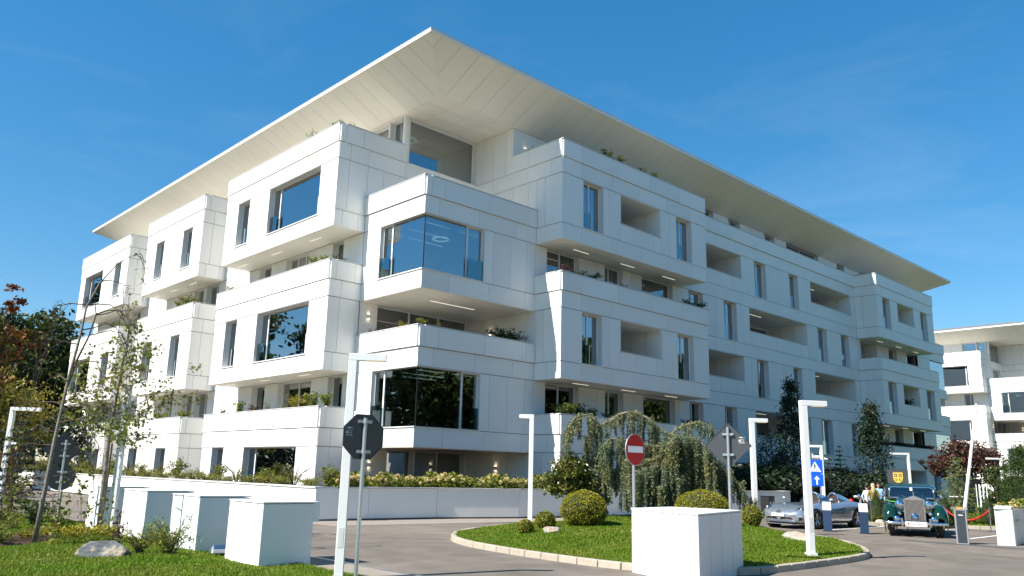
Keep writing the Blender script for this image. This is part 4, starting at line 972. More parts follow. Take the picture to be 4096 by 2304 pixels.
us = tree((-6,72,0), 'deep green undergrowth of the wood that shows in the left front\'s windows', [(0,0,2.2,5,4,2.2),(-5,0,2.6,4,4,2.6),(5,1,3.,4,4,2.8)], 3, .12, 2600, .5, DEEPL, 26, cat='shrub', name='tall_shrub', group='undergrowth of the left wood')
for i, (x, y) in enumerate(((6,70),(-16,64),(-26,60),(0,84))): dup(us, (x,y,0), i*1.1)
def conifer(loc, label, h, w, m, seed, tiers=16, size=.16, droop=.25, n=2400, name='spruce_tree', bark=BARK, base=.08, cat='tree', rag=.25):
    rng = np.random.default_rng(seed); t = thing(name, label, cat, loc); P = []; mb = MB(); mb.tube([(0,0,-.05),(0,0,h*.5),(0,0,h)], [.018*h+.01,.011*h,.006], 7)
    for i in range(tiers):
        f = (i+.3)/tiers; z = h*(base+(1-base)*f); L0 = w*(1-f)**.85*rng.uniform(1-rag,1+rag)+.05; k = max(4, int(7*(1-f*.5)))
        for j in range(k):
            a = 6.283*(j+rng.uniform(-.3,.3))/k+i*.9; l_ = L0*rng.uniform(1-rag,1.05); tip = Vector((l_*math.cos(a), l_*math.sin(a), z-l_*droop+l_*.1)); mid = Vector((l_*.5*math.cos(a), l_*.5*math.sin(a), z+l_*.04))
            mb.tube([(0,0,z), tuple(mid), tuple(tip)], [.012,.008,.003], 4, False); q = max(6, int(n/tiers/k*(1.7-1.4*f)))
            for s in rng.uniform(.15,1.02,q):
                p = (Vector((0,0,z)).lerp(mid, s*2) if s < .5 else mid.lerp(tip, s*2-1)); sp = l_*.15*(1.2-s)+.03; P.append((p.x+rng.normal()*sp, p.y+rng.normal()*sp, p.z+rng.normal()*sp*.35-abs(rng.normal())*.03))
    cloud('crown', np.array(P), size, m, t, rng, .32, .5); mb.build('trunk', bark, t); return t
conifer((5.95,26.1,.1), 'dark blue green spruce bush between the weeping tree and the rear signs', 3.0, 1.0, SPRU, 31, 13, .12, .1, 2300, 'spruce_bush')

# bare weeping tree on the lawn
def weeping_bare():
    rng = random.Random(41); t = thing('weeping_tree', 'nearly bare weeping tree with drooping twigs at the left of the lawn', 'tree', (4.5,17.6,.2)); o = Vector((5.0,19.57,.05)); t.scale = (.9,.9,.9)
    tr = [Vector(p)-o for p in [(5.0,19.57,.0),(5.05,19.56,1.0),(5.1,19.55,2.15),(5.19,19.52,3.5),(5.3,19.5,4.5),(5.33,19.49,5.1),(5.52,19.43,5.68),(5.8,19.35,6.15),(6.06,19.27,6.4)]]
    mb = MB(); mb.tube(tr, [.058,.044,.037,.031,.026,.022,.016,.011,.006], 9); mb.build('trunk', BARKG, t, smooth=True)
    P = []; B2 = MB(); rt = Vector((.727,-.687,0)); fw = Vector((.687,.727,0))
    tr2 = [Vector((.17,-.04,3.2)), Vector((.3,-.1,3.9)), Vector((.45,-.14,4.4)), Vector((.52,-.2,4.9)), Vector((.45,-.2,5.2))]
    B2.tube(tr2, [.028,.023,.018,.014,.009], 7)
    def arc(a, d, out, rise, drop, r0, leaf, depth=0):
        n = 9; pts = []
        for i in range(n):
            s = i/(n-1); p = a + d*out*(1-(1-s)**1.7) + Vector((0,0,rise*math.sin(min(1,s*1.6)*math.pi/2)*(1 if s < .6 else 1) - drop*max(0,s-.3)**1.5/.58)); p += Vector((rng.gauss(0,.02),rng.gauss(0,.02),rng.gauss(0,.02)))*(1+2*s); pts.append(p)
        B2.tube(pts, [r0*(1-.85*i/(n-1)) for i in range(n)], 5, False)
        for i in range(3, n):
            if rng.random() < leaf:
                for _ in range(rng.randint(1,3)): P.append(tuple(pts[i]+Vector((rng.gauss(0,.05),rng.gauss(0,.05),rng.gauss(0,.05)-.03))))
        if depth < 2:
            for i in range(2, n-1):
                if rng.random() < .6:
                    dd = (d+rt*rng.uniform(-.8,.8)+fw*rng.uniform(-.8,.8)).normalized(); arc(pts[i], dd, out*rng.uniform(.25,.5), rise*.25, drop*rng.uniform(.35,.8)+.15, r0*.42, leaf, depth+1)
    at = lambda z: next((tr[i].lerp(tr[i+1], (z-tr[i].z)/(tr[i+1].z-tr[i].z)) for i in range(len(tr)-1) if tr[i].z <= z <= tr[i+1].z), tr[-1])
    for z, sx, out, rise, drop, lf in [(5.1,-1,.75,.12,1.3,.0),(5.65,1,.55,.12,1.2,.05),(5.1,1,1.0,.1,1.6,.05),(6.35,1,.35,.08,.8,.05),(4.5,1,1.2,.3,1.9,.05),(4.2,-1,.9,.1,1.9,.12),(3.7,1,1.3,.15,1.6,.1),(3.4,-1,1.1,.2,2.2,.2),(3.0,1,1.0,.1,1.6,.2),(2.9,-1,1.3,.1,2.2,.3),(2.45,1,1.2,.15,1.6,.2),(2.3,-1,1.0,.1,1.8,.5),(2.0,-1,1.3,.05,1.7,.5),(1.9,1,1.0,.05,1.5,.55),(1.6,-1,1.1,0,1.4,.7),(1.4,1,.8,0,1.2,.8),(1.3,-1,.7,0,1.1,.9),(1.0,1,.5,0,.8,.9),(2.7,1,.7,.3,1.4,.2),(1.2,-1,1.3,.05,1.1,.8)]:
        arc(at(z), (rt*sx+fw*rng.uniform(-.6,.6)).normalized(), out, rise, drop, .016, lf*(.3 if z > 1.95 else .8))
    for z in (4.4,4.9,5.15): arc(tr2[2 if z < 4.6 else 3], (rt+fw*rng.uniform(-.5,.5)).normalized(), 1.1, .2, 1.9, .014, .05)
    B2.build('branches', BARK, t); cloud('leaves', np.array(P), .10, SHRB, t, np.random.default_rng(5), .6)
weeping_bare()
def sapling():
    rng = np.random.default_rng(51); t = thing('maple_sapling', 'slender sapling with star shaped green leaves beside the white cabinets', 'tree', (6.69,20.96,.2)); t.scale = (.89,.89,.89); mb = MB()
    tr = [Vector(p) for p in [(0,0,-.1),(-.03,.01,1.2),(-.05,.02,2.4),(.0,.0,3.4),(.05,-.02,4.4),(.09,-.03,5.3),(.17,-.05,6.15)]]
    mb.tube(tr, [.075,.062,.05,.036,.025,.016,.006], 9); P = []; rt = Vector((.727,-.687,0)); fw = Vector((.687,.727,0))
    for z, s, l_, up in [(2.3,1,1.0,.15),(2.5,-1,1.1,.5),(2.6,1,1.5,.6),(2.75,-1,1.35,.75),(2.9,1,1.75,.8),(3.0,-.3,1.3,.8),(3.1,-1,1.0,1.0),(3.2,1,1.5,.85),(3.35,.4,1.2,1.0),(3.5,-1,.9,.9),(3.7,1,1.2,.9),(3.8,-.6,.8,.8),(4.1,1,.85,.8),(4.2,-1,.7,.7),(4.6,1,.5,.6),(4.8,-1,.45,.6),(5.3,1,.25,.4),(2.55,.2,1.2,.3),(2.8,.7,1.3,.4),(2.45,.8,1.2,.0),(3.0,.9,2.0,.35),(2.65,-.8,1.5,.2)]:
        i = max(k for k in range(len(tr)-1) if tr[k].z <= z); a = tr[i].lerp(tr[i+1], (z-tr[i].z)/(tr[i+1].z-tr[i].z)); d = (rt*s+fw*rng.uniform(-.8,.8)).normalized()*l_
        tip = a+d+Vector((0,0,l_*up)); mid = a.lerp(tip,.5)+Vector((0,0,-.08*l_)); mb.tube([a,mid,tip], [.016,.011,.004], 5, False)
        for q in np.linspace(.2,1,11):
            p = a.lerp(mid,q*2) if q < .5 else mid.lerp(tip,q*2-1)
            e = p+Vector(rng.normal(size=3))*.20*l_**.5; mb.tube([p,e], [.004,.002], 3, False)
            for _ in range(int(4+5*(z<4.2))): P.append(tuple(p.lerp(e,rng.uniform(.2,1.1))+Vector(rng.normal(size=3))*.085))
    for k in range(40): P.append(tuple(tr[-1].lerp(tr[-3],rng.uniform(0,1))+Vector(rng.normal(size=3))*.09))
    mb.build('trunk', BARKG, t, smooth=True); P = np.array(P); n = len(P); d = rng.normal(size=(n,3)); d[:,2] += .6; d /= np.linalg.norm(d,axis=1)[:,None]; q = rng.normal(size=(n,3)); a = np.cross(d,q); a /= np.linalg.norm(a,axis=1)[:,None]; b = np.cross(d,a)
    V = []; s = rng.uniform(.04,.075,n)[:,None]      # five-pointed leaves
    for k in range(10):
        r_ = (1. if k%2 == 0 else .45); c = math.pi*2*k/10; V.append(P+(a*math.cos(c)+b*math.sin(c))*s*r_)
    V = np.stack(V,1).reshape(-1,3); npmesh('crown', V, np.arange(10*n).reshape(-1,10), MAPL, t)
    MB().tube([(.1,.16,-.1),(.1,.16,2.2)], .025, 7).build('support_stake', BARK, t)
sapling()

# weeping blue cedar on the island
def cedar():
    rng = random.Random(61); O = Vector((20.13,14.97,.45)); rt = Vector((.727,-.687,0)); fw = Vector((.687,.727,0))
    t = thing('weeping_cedar', 'large weeping blue cedar with arched limbs hanging like curtains on the island', 'tree', O)
    def L2(x, y, q=0): return rt*((x-1000)*.00289)+fw*q+Vector((0,0,.6-.45+(1250-y)*.00266))
    BR = [([(1400,1320),(1415,1050),(1390,760),(1330,560),(1240,420)], .09, 0, None),
      ([(1240,420),(1130,360),(1040,290),(950,190),(840,140),(740,135),(660,160),(560,230),(470,285),(390,370),(340,450),(300,520)], .05, .25, 'a'),
      ([(450,310),(410,270),(360,215),(300,182),(230,195),(180,225),(140,290),(115,380),(108,440)], .03, -.35, 'b'),
      ([(1200,370),(1260,310),(1330,275),(1410,240),(1500,228),(1570,240),(1630,270),(1670,330),(1682,380)], .032, .5, 'c'),
      ([(1240,415),(1330,425),(1420,450),(1490,500),(1520,560),(1600,625),(1690,715),(1770,800),(1850,900),(1930,1010),(2010,1120),(2090,1260)], .05, -.2, 'd'),
      ([(1300,440),(1200,430),(1120,470),(1040,515),(930,520),(820,470),(700,455),(600,450),(540,445),(490,500),(450,560)], .04, -.55, 'e'),
      ([(1300,470),(1180,520),(1060,600),(960,670),(860,675),(740,640),(690,680),(660,760)], .03, -.9, 'f'),
      ([(1250,430),(1360,400),(1440,440),(1500,520),(1530,640),(1540,700)], .03, -.8, 'g'),
      ([(1320,520),(1280,420),(1200,400),(1140,440),(1100,520)], .03, -.9, 'g'),
      ([(1300,500),(1150,640),(1000,720),(880,760),(760,800),(690,860)], .03, -1.15, 'f'),
      ([(1390,760),(1250,820),(1120,900),(980,960)], .03, -1.2, 'h'),
      ([(480,520),(430,600),(400,720),(380,820)], .02, -.2, 'i'), ([(1000,640),(850,700),(700,760),(600,820),(520,880),(420,900)], .03, .7, 'j'),
      ([(1700,720),(1720,820),(1740,920)], .018, -.3, 'i')]
    W_ = MB(); P = []; PD = []
    def strand(p, ln):
        if ln < .06: return
        n = max(3, int(ln/.035)); sw = Vector((rng.gauss(0,.05),rng.gauss(0,.05),0)); rr = rng.uniform(.022,.05)
        W_.tube([p, p+Vector((0,0,-ln*.5))+sw*.5*ln, p+Vector((0,0,-ln))+sw*ln], [.006,.004,.002], 3, False)
        for i in range(n):
            s = i/n; c = p+Vector((0,0,-ln*s))+sw*(ln*s); taper = (1.15-s*.75)
            for _ in range(9): P.append((c.x+rng.gauss(0,rr*taper), c.y+rng.gauss(0,rr*taper), c.z+rng.gauss(0,.02)))
    for pts, r0, q, kind in BR:
        C_ = [L2(x, y, q*(.3+.7*i/max(1,len(pts)-1))+rng.uniform(-.05,.05)) for i, (x,y) in enumerate(pts)]
        W_.tube(C_, [r0*(1-.8*i/(len(C_)-1))+.004 for i in range(len(C_))], 7)
        if kind is None: continue
        for (p, q2), (x, y) in zip(zip(C_, C_[1:]), pts):
            d = (q2-p).length; k = int(d*27*(1.15 if kind in 'efgj' else .8))+1
            for _ in range(k):
                s = rng.random(); b = p.lerp(q2, s)+fw*rng.gauss(0,.22)+rt*rng.gauss(0,.04); xx = x+s*((q2-p).dot(rt)/.00289); zb = b.z+O.z
                if kind == 'a': ln = rng.choice([.35,.7,1.3]) if 620 < xx < 1000 else rng.uniform(.5,1.7); ln *= rng.uniform(.5,1.05); ln *= (.3 if 480 < xx < 640 and rng.random() < .6 else 1)
                elif kind == 'b': ln = rng.uniform(.15,.75)*(1.2 if xx < 160 else 1)
                elif kind == 'c': ln = rng.uniform(.1,.55)*(.25 if xx < 1330 else 1)
                elif kind == 'd': ln = rng.uniform(.25,1.0) if xx > 1560 else rng.uniform(.6,1.9)
                elif kind in 'ij': ln = rng.uniform(.3,.9)
                else: ln = rng.uniform(.5, max(.6, zb-.55))
                ln = min(ln, zb-.5-rng.uniform(0,.25)); strand(b, ln)
                for _ in range(10): P.append((b.x+rng.gauss(0,.05), b.y+rng.gauss(0,.05), b.z+abs(rng.gauss(0,.035))))
    W_.build('limbs', BARKG, t, smooth=True); rg = np.random.default_rng(6)
    cloud('needles', np.array(P), .072, CEDL, t, rg, .35, -.2)
cedar()
# small broadleaf tree on the island, left of the cedar
tree((18.35,16.65,isl_z(18.35,16.65)), 'small round headed glossy leaved tree left of the weeping cedar', [(0,0,1.32,.52,.52,.55),(.25,-.2,1.05,.45,.42,.4),(-.28,.22,1.1,.42,.4,.4),(0,0,1.75,.3,.3,.28)], 1.4, .05, 7500, .10, MAGL, 71, name='small_tree', fork=.5, lo=.3)
# clipped balls
def ball(loc, rx, rz, label, n, seed, m=BOXL, size=.042, ry=None):
    rng = np.random.default_rng(seed); ry = ry or rx; t = thing('clipped_bush', label, 'bush', loc); c = (0,0,rz*.86)
    P = shell(n, c, (rx,ry,rz), rng, .9, .06); P = P[P[:,2] > .01]; cloud('foliage', P, size, m, t, rng, .65, .1)
    MB().ell(c, (rx*.9,ry*.9,rz*.9), 18, 12).build('light_block_core', mat('block_core_dark', (.035,.04,.012), .9), t, smooth=True); return t  # solid dark core added inside the leaf shell to block light
ball((17.0,14.95,isl_z(17,14.95)-.03), .64, .53, 'biggest clipped box ball, round and yellow green, on the island lawn', 9000, 81)
ball((16.55,15.95,isl_z(16.55,15.95)-.02), .29, .27, 'medium clipped box ball just right of the lamp post foot', 2600, 82)
ball((15.1,15.25,isl_z(15.1,15.25)-.02), .215, .20, 'smallest clipped box ball at the left tip of the island', 1500, 83)
ball((19.3,12.75,isl_z(19.3,12.75)-.02), .74, .49, 'wide clipped box dome behind the big white cabinet', 9000, 84)
ball((20.8,12.15,isl_z(20.8,12.15)), .27, .3, 'clipped box ball half under the trailing cedar branch, right of the diamond sign', 2200, 85)
# rocks
ROCKM = mat('rock_grey', (.11,.12,.125), .85, spec=.3, var=.35, nscale=3, bump=1., bscale=8, col2=(.30,.25,.19), n2=(5,.5,.6))
ROCKT = mat('rock_tan', (.42,.34,.25), .9, spec=.2, var=.2, nscale=5, bump=.8, bscale=12, col2=(.30,.28,.25), n2=(4,.45,.6))
def rock(loc, s, label, seed, m=ROCKT, rz=0):
    rng = random.Random(seed); bm = bmesh.new(); bmesh.ops.create_icosphere(bm, subdivisions=4, radius=1)
    pl = [(Vector((rng.gauss(0,1),rng.gauss(0,1),rng.gauss(.3,1))).normalized(), rng.uniform(.62,.9)) for _ in range(11)]
    for v in bm.verts:
        for n_, d in pl:
            e = v.co.dot(n_)-d
            if e > 0: v.co -= n_*e*.93
        v.co += v.co.normalized()*(.035*math.sin(v.co.x*9+seed)*math.sin(v.co.y*11)+.008*math.sin(v.co.z*26+v.co.x*7+seed)+.012*math.sin(v.co.x*31)*math.sin(v.co.y*27))
        v.co = Vector((v.co.x*s[0], v.co.y*s[1], v.co.z*s[2]))
    me = bpy.data.meshes.new('rock'); bm.to_mesh(me); bm.free(); me.materials.append(m); o = link('rock', me, None, loc); o.rotation_euler = (0,0,rz); return tag(o, label, 'rock')
rock((4.75,14.4,.24), (.47,.30,.26), 'large grey layered rock lying on the lawn beside the yew bush', 3, ROCKM, -.7)
rock((15.4,14.6,isl_z(15.4,14.6)+.03), (.30,.22,.11), 'flat tan rock on the island beside the smallest box ball', 5, ROCKT, .3)
rock((19.9,16.3,isl_z(19.9,16.3)+.02), (.17,.12,.07), 'small pale stone on the grass right of the biggest box ball', 7)
rock((20.0,10.45,isl_z(20,10.45)+.03), (.5,.34,.16), 'rough rock at the island rim in front of the silver car', 9, ROCKT, .9)
rock((16.6,13.0,isl_z(16.6,13)+.02), (.06,.05,.03), 'tiny white stone in the island grass', 11)
rock((33.9,14.1,.1), (.28,.2,.13), 'tan rock at the flower bed edge beside the chrome rope post', 13)
# shrubs: loose plants on stems
def shrub_proto(name, n, w, h, size, m, seed, stems=9, asp=.5, dense=.12):
    rng = np.random.default_rng(seed); root = thing(name, '', 'shrub'); mb = MB(); P = []
    for i in range(stems):
        a = rng.uniform(0,6.28); l_ = w*rng.uniform(.3,1); hh = h*rng.uniform(.55,1.0); tip = Vector((l_*math.cos(a), l_*math.sin(a), hh)); mid = tip*.5+Vector((-tip.x*.15,-tip.y*.15,hh*.12))
        mb.tube([(0,0,-.03),tuple(mid),tuple(tip)], [.012,.008,.003], 4, False)
        for q in rng.uniform(.22,1.03,n//stems):
            p = mid*(q*2) if q < .5 else mid.lerp(tip,q*2-1); P.append((p.x+rng.normal()*dense*w, p.y+rng.normal()*dense*w, p.z+rng.normal()*dense*h*.6))
    P = np.array(P); P[:,2] = np.abs(P[:,2]); cloud('foliage', P, size, m, root, rng, asp); mb.build('stems', BARK, root); return root
PR = {}
def plant(kind, loc, label, s=1., rz=None, group=None):
    if kind not in PR:
        a = {'shrub': ('leafy_shrub',420,.35,.55,.075,SHRB,101), 'thin': ('leafy_shrub',130,.3,.6,.06,SHRB,102,6), 'purple': ('purple_shrub',420,.4,.5,.06,PURP,103,12), 'dark': ('leafy_shrub',520,.45,.5,.08,DARKL,104,10), 'yew': ('yew_shrub',1500,.55,.62,.06,YEWL,105,22,.28,.09),
             'gold': ('golden_shrub',520,.4,.22,.055,GOLDL,106,16,.6,.2), 'green': ('leafy_shrub',600,.42,.4,.07,SHRB,107,12), 'red': ('purple_shrub',110,.28,.75,.07,PURP,108,6), 'low': ('low_shrub',520,.55,.3,.055,YEWL,109,16,.3,.16), 'yellow': ('leafy_shrub',300,.3,.55,.06,GOLDL,110,8), 'deep': ('leafy_shrub',900,.6,.8,.10,DEEPL,111,14), 'fern': ('feathery_shrub',360,.5,.55,.05,YEWL,112,14,.22,.06)}[kind]
        PR[kind] = (shrub_proto(*a), [])
        o = PR[kind][0]; o.location = loc; o.scale = (s,)*3; o['label'] = label
        if group: o['group'] = group
        o.rotation_euler = (0,0,rz if rz is not None else random.uniform(0,6.28)); return o
    o = dup(PR[kind][0], loc, rz if rz is not None else random.uniform(0,6.28), label, None, s)
    if 'group' in o.keys() and not group: del o['group']
    if group: o['group'] = group
    return o
# lawn planting at the left
plant('yew', (5.6,14.0,.2), 'spreading green yew shrub on the lawn in front of the nearest cabinets', 1.0); plant('yew', (5.35,14.6,.2), 'smaller yew shrub behind the first, next to the dark red shrub', .8)
plant('red', (5.2,15.2,.2), 'small dark red leaved shrub beside the yew on the lawn', 1.0)
for x, y, s in ((5.6,19.0,1.0),(5.95,18.4,.95),(5.1,19.2,.9),(6.2,18.9,.85),(4.7,18.6,.75),(5.35,18.2,.8),(5.7,19.9,.9),(6.3,19.6,.8)): plant('gold', (x,y,.2), 'golden yellow ground shrub in the bed at the foot of the sapling', s, group='golden shrubs at the foot of the sapling')
for x, y, s, k in ((3.5,18.6,.9,'green'),(2.9,18.4,.9,'low'),(3.6,20.2,1.1,'green'),(4.2,19.6,.9,'low'),(4.5,22.3,1.0,'green'),(3.9,23.5,1.2,'green'),(3.4,21.8,1.1,'low'),(5.6,24.5,1.0,'low'),(5.6,27.5,1.1,'green'),(4.8,20.8,.8,'green'),(4.1,18.2,.6,'low'),(4.4,27.5,1.3,'green'),(3.3,17.6,.7,'low'),(3.9,17.5,.7,'green')):
    plant(k, (x,y,.2), 'low green shrub in the planting bed under the bare weeping tree', s, group='green shrubs under the weeping tree')
plant('dark', (5.4,21.4,.2), 'dark broad leaved shrub behind the weeping tree trunk beside the road', 1.2)
# flowers and shrubs behind the planter wall cap
def hydrangea():
    rng = np.random.default_rng(121); t = thing('hydrangea_bush', '', 'shrub'); P = shell(300, (0,0,.24), (.44,.38,.32), rng, .4); P[:,2] = np.abs(P[:,2]); cloud('foliage', P, .12, SHRB, t, rng, .7, .5)
    for i in range(7):
        a = rng.uniform(0,6.28); r_ = .42*math.sqrt(rng.uniform(.05,1)); c = (r_*math.cos(a), r_*math.sin(a), .34+.25*rng.uniform(0,1)*(1-r_)); q = shell(46, c, (.07,.07,.06), rng, .8); cloud('flower_head', q, .05, FLOW, t, rng, .9, .2)
    m = MB()
    for i in range(7): a = rng.uniform(0,6.28); m.tube([(0,0,-.05),(.3*math.cos(a),.3*math.sin(a),.45)], .006, 4, False)
    m.build('stems', BARK, t); return t
hy = hydrangea(); hl = 'cream flowering hydrangea in the row behind the white planter wall'; hg = 'cream hydrangeas behind the planter wall'; first = True
rg = random.Random(9)
for a, b in path_seg(offs(PW,.65)[1:7], .55):
    if a[0] < 15.2: continue
    if 24.4 < a[0] < 31: continue
    for row in range(2):
        p = (a[0]+rg.uniform(-.15,.15)-.05, a[1]+row*.55+rg.uniform(-.15,.15), .96); s = rg.uniform(.85,1.25)
        if first: hy.location = p; hy['label'] = hl; hy['group'] = hg; first = False
        else: dup(hy, p, rg.uniform(0,6.28), hl, hg, s)
lowg = 'low green shrubs behind the left planter wall'
for i in range(74):
    y = 24.7+i*.72; k = 'low' if i % 3 else ('fern' if i % 2 else 'shrub')
    plant(k, (14.33+.55+rg.uniform(-.1,.3), y, 1.02), 'low green shrub in the long planter along the sunlit left front', rg.uniform(1.0,1.5)*(1+i*.006), group=lowg)
for i, x in enumerate((22.5,23.4,24.3,25.3,26.5,27.6,28.8,30,31.2,32.4,33.6,35,36.2)):
    plant('low' if i % 2 else 'fern', (x, 23.6+rg.uniform(-.3,.4)-(.5 if x > 33 else 0), .93), 'low green shrub in the planter behind the weeping cedar', rg.uniform(.8,1.2), group='low shrubs behind the weeping cedar')
for i, (x, y) in enumerate(((15.4,24.55),(22.6,23.05),(16.9,24.2),(26.9,22.7))): plant('fern', (x,y,1.0), ('feathery shrub spilling over the planter wall at its sunlit corner','feathery shrub hanging over the planter wall by the island lamp post','feathery shrub hanging over the planter wall behind the octagonal sign','feathery shrub spilling over the planter wall behind the cedar')[i], .8)
plant('yellow', (15.0,29.2,.93), 'upright yellow conifer sprig in front of the ground floor picture window', 1.0)
# terrace plants
TP = [
 ('thin',20.0,36.6,5,'thin green shrub on the roof terrace above the picture window',1.5),('shrub',20.2,34.4,5,'shrub at the right end of the roof terrace beside the penthouse glass',1.35),('thin',20.6,33.8,5,'small shrub at the corner of the roof terrace beside the penthouse glass',1.0),('thin',20.0,44.3,5,'small shrub at the left end of the roof terrace above the picture window',.9),
 ('thin',20.3,50.3,5,'straw coloured shrub on the roof terrace of the second left bay',1.1),('thin',20.4,51.6,5,'low straw shrub behind the parapet of the second left bay roof terrace',.9),
 ('shrub',20.0,35.6,3,'leafy shrub on the third floor terrace below the big picture window',1.0),('shrub',20.1,34.7,3,'yellow green shrub second from the corner on the third floor left terrace',.9),('dark',20.3,33.8,3,'dark shrub at the corner of the third floor left terrace',.8),('yellow',20.0,39.6,3,'yellow shrub in the middle of the third floor left terrace',.6),('shrub',19.95,45.0,3,'shrub at the left end of the third floor left terrace',.9),
 ('purple',19.95,44.3,1,'purple shrub at the left end of the first floor terrace, left front',.8),('shrub',19.95,42.2,1,'green shrub between purple ones on the first floor left terrace',1.1),('purple',19.95,40.5,1,'purple shrub in the middle of the first floor left terrace',.95),('thin',19.95,39.0,1,'small green shrub on the first floor left terrace',.8),('yellow',19.95,36.2,1,'bright yellow green shrub before the glazed doors of the first floor left terrace',1.35),('shrub',20.0,34.6,1,'tall green shrub near the corner of the first floor left terrace',1.2),('shrub',20.3,33.8,1,'green shrub at the corner of the first floor left terrace',1.15),('thin',19.95,37.3,1,'thin shrub left of the bright yellow one on the first floor terrace',.7),
 ('green',20.0,50.6,3,'green shrub on the third floor terrace of the second left bay',1.6),('green',20.0,52.0,3,'second green shrub on the third floor terrace of the second left bay',1.3),('green',20.2,50.2,1,'green shrub on the first floor terrace of the second left bay',1.2),('green',20.0,53.6,1,'green shrub at the left of the first floor terrace, second left bay',1.2),('green',20.0,63.2,3,'green shrub on the third floor terrace of the farthest left bay',1.2),
 ('purple',21.6,32.5,2,'red purple shrub at the left end of the corner terrace',.8),('purple',21.7,31.4,2,'second red purple shrub on the corner terrace',.85),('yellow',21.7,30.2,2,'yellow green shrub on the corner terrace left of its corner',.9),('shrub',21.75,28.9,2,'green shrub at the outer corner of the corner terrace',.8),('thin',22.7,28.8,2,'thin shrub just right of the corner on the corner terrace',.8),('dark',25.6,28.9,2,'low dark shrub on the corner terrace',.55),('dark',26.9,29.0,2,'large dark bush at the right end of the corner terrace',1.25),('dark',27.7,29.0,2,'second large dark bush beside the side wall on the corner terrace',1.15),
 ('yellow',25.0,28.8,4,'small yellow shrub on the fourth floor corner terrace',.55),('thin',27.0,28.8,4,'small dark shrub at the right of the fourth floor corner terrace',.7),('thin',27.7,28.8,4,'tiny shrub against the side wall of the fourth floor corner terrace',.6),
 ('purple',28.9,29.3,5,'dark purple shrub on the roof terrace beside the lit wall lamp',.75),('shrub',32.5,27.1,5,'yellow green shrub on the right front roof terrace, first of two clumps',1.0),('shrub',33.5,27.1,5,'leafy shrub ending the first clump on the right front roof terrace',.85),('shrub',35.7,27.1,5,'leafy shrub starting the second clump on the right front roof terrace',.8),('shrub',36.8,27.1,5,'leafy shrub ending the second clump on the right front roof terrace',.75),
 ('dark',28.9,27.6,3,'dark shrub at the left end of the third floor right terrace',.6),('purple',29.0,27.0,3,'purple shrub at the corner of the third floor right terrace',1.15),('green',30.1,27.0,3,'bright green shrub beside the purple one on the third floor right terrace',1.1),('dark',31.2,27.0,3,'dark shrub in the third floor right terrace row, left of the door',.9),('purple',32.5,27.0,3,'dull purple shrub before the door of the third floor right terrace',.75),('dark',33.7,27.0,3,'low dark shrub in front of the third floor terrace door',.65),('dark',39.8,27.0,3,'dark shrub at the right end of the third floor right terrace',.95),('dark',40.8,27.0,3,'second dark shrub at the right end of the third floor right terrace',.9),('thin',37.2,27.0,3,'thin shrub before the dark opening of the third floor right terrace',.7),
 ('dark',28.9,27.1,1,'dark bush at the left corner of the first floor right terrace',1.1),('green',29.4,27.0,1,'tall green shrub by the corner of the first floor right terrace',1.5),('dark',30.3,27.0,1,'dark shrub second from the corner of the first floor right terrace',1.1),('shrub',31.3,27.0,1,'leafy shrub before the dark glass of the first floor right terrace',.85),('dark',32.3,27.0,1,'dark low shrub in the middle of the first floor right terrace',.7),('thin',33.4,27.0,1,'thin shrub left of the door on the first floor right terrace',.8),('dark',39.5,27.0,1,'dark shrub at the right end of the first floor right terrace',.9),('dark',40.5,27.0,1,'second dark shrub at the right end of the first floor right terrace',.8),
 ('dark',35.3,27.4,4,'tiny dark plant inside the loggia of the right front, top',.3),('dark',72.6,27.2,2,'dark plant spilling in the far right loggia',1.5)]
for k, x, y, lv, lab, s in TP: plant(k, (x-(.12 if x < 21 else 0), y-(.1 if (x > 28.5 and y < 28) else 0), S_(lv)+(.80 if 'loggia' not in lab else .85)), lab, s*(1.3 if 'loggia' not in lab else 1)*(1.3 if lv == 5 and x > 28 else .8 if lv == 5 else 1))
for i in range(11): plant('deep', (67.3+i*1.0, 27.3, S_(1)+.75), 'dark shrub in the row along the first floor terrace of the far right bay', .85, group='dark shrubs on the far right first floor terrace')
for i in range(6): plant('green', (21.2+95.5+.6, 33.-i*.8, S_(2)+.6), 'green shrub on the terrace of the second building', 1.1, group='shrubs on the second building\'s terrace')
# trees and planting in front of the right front
tree((43.8,24.1,.6), 'round dark shrubby tree right of the lamp post, before the shaded front', [(0,0,2.5,1.35,1.3,1.35),(-.5,.3,1.6,1.0,1,.9),(.5,-.3,1.7,1.1,1,.9)], 3.2, .07, 3000, .13, DEEPL, 131, name='small_tree', lo=.25)
def columnar(loc, label, h, w, m, seed, n=4200, size=.15, z0=.15, name='columnar_tree', bulge=.35):
    rng = np.random.default_rng(seed); t = thing(name, label, 'tree', loc); P = []
    for i in range(n//30):
        f = rng.uniform(0,1)**.85; z = h*(z0+(1-z0)*f); r_ = w*(min(1,(f+.08)/bulge)**.7 if f < bulge else ((1-f)/(1-bulge))**.62)+.05; a = rng.uniform(0,6.28); q = r_*math.sqrt(rng.uniform(.1,1.15)); c = np.array((q*math.cos(a), q*math.sin(a), z)); P.append(c+rng.normal(size=(30,3))*[.13*w+.05,.13*w+.05,.22])
    P = np.concatenate(P); cloud('crown', P, size, m, t, rng, .6); mb = MB(); mb.tube([(0,0,-.1),(0,0,h*.5),(.02,0,h*.97)], [.012*h+.02,.009*h,.006], 7)
    for i in range(14):
        f = .12+.8*i/14; a = i*2.4; mb.tube([(0,0,h*f),(w*.6*math.cos(a)*(1-f),w*.6*math.sin(a)*(1-f),h*(f+.12))], [.02,.005], 4, False)
    mb.build('trunk', BARK, t); return t
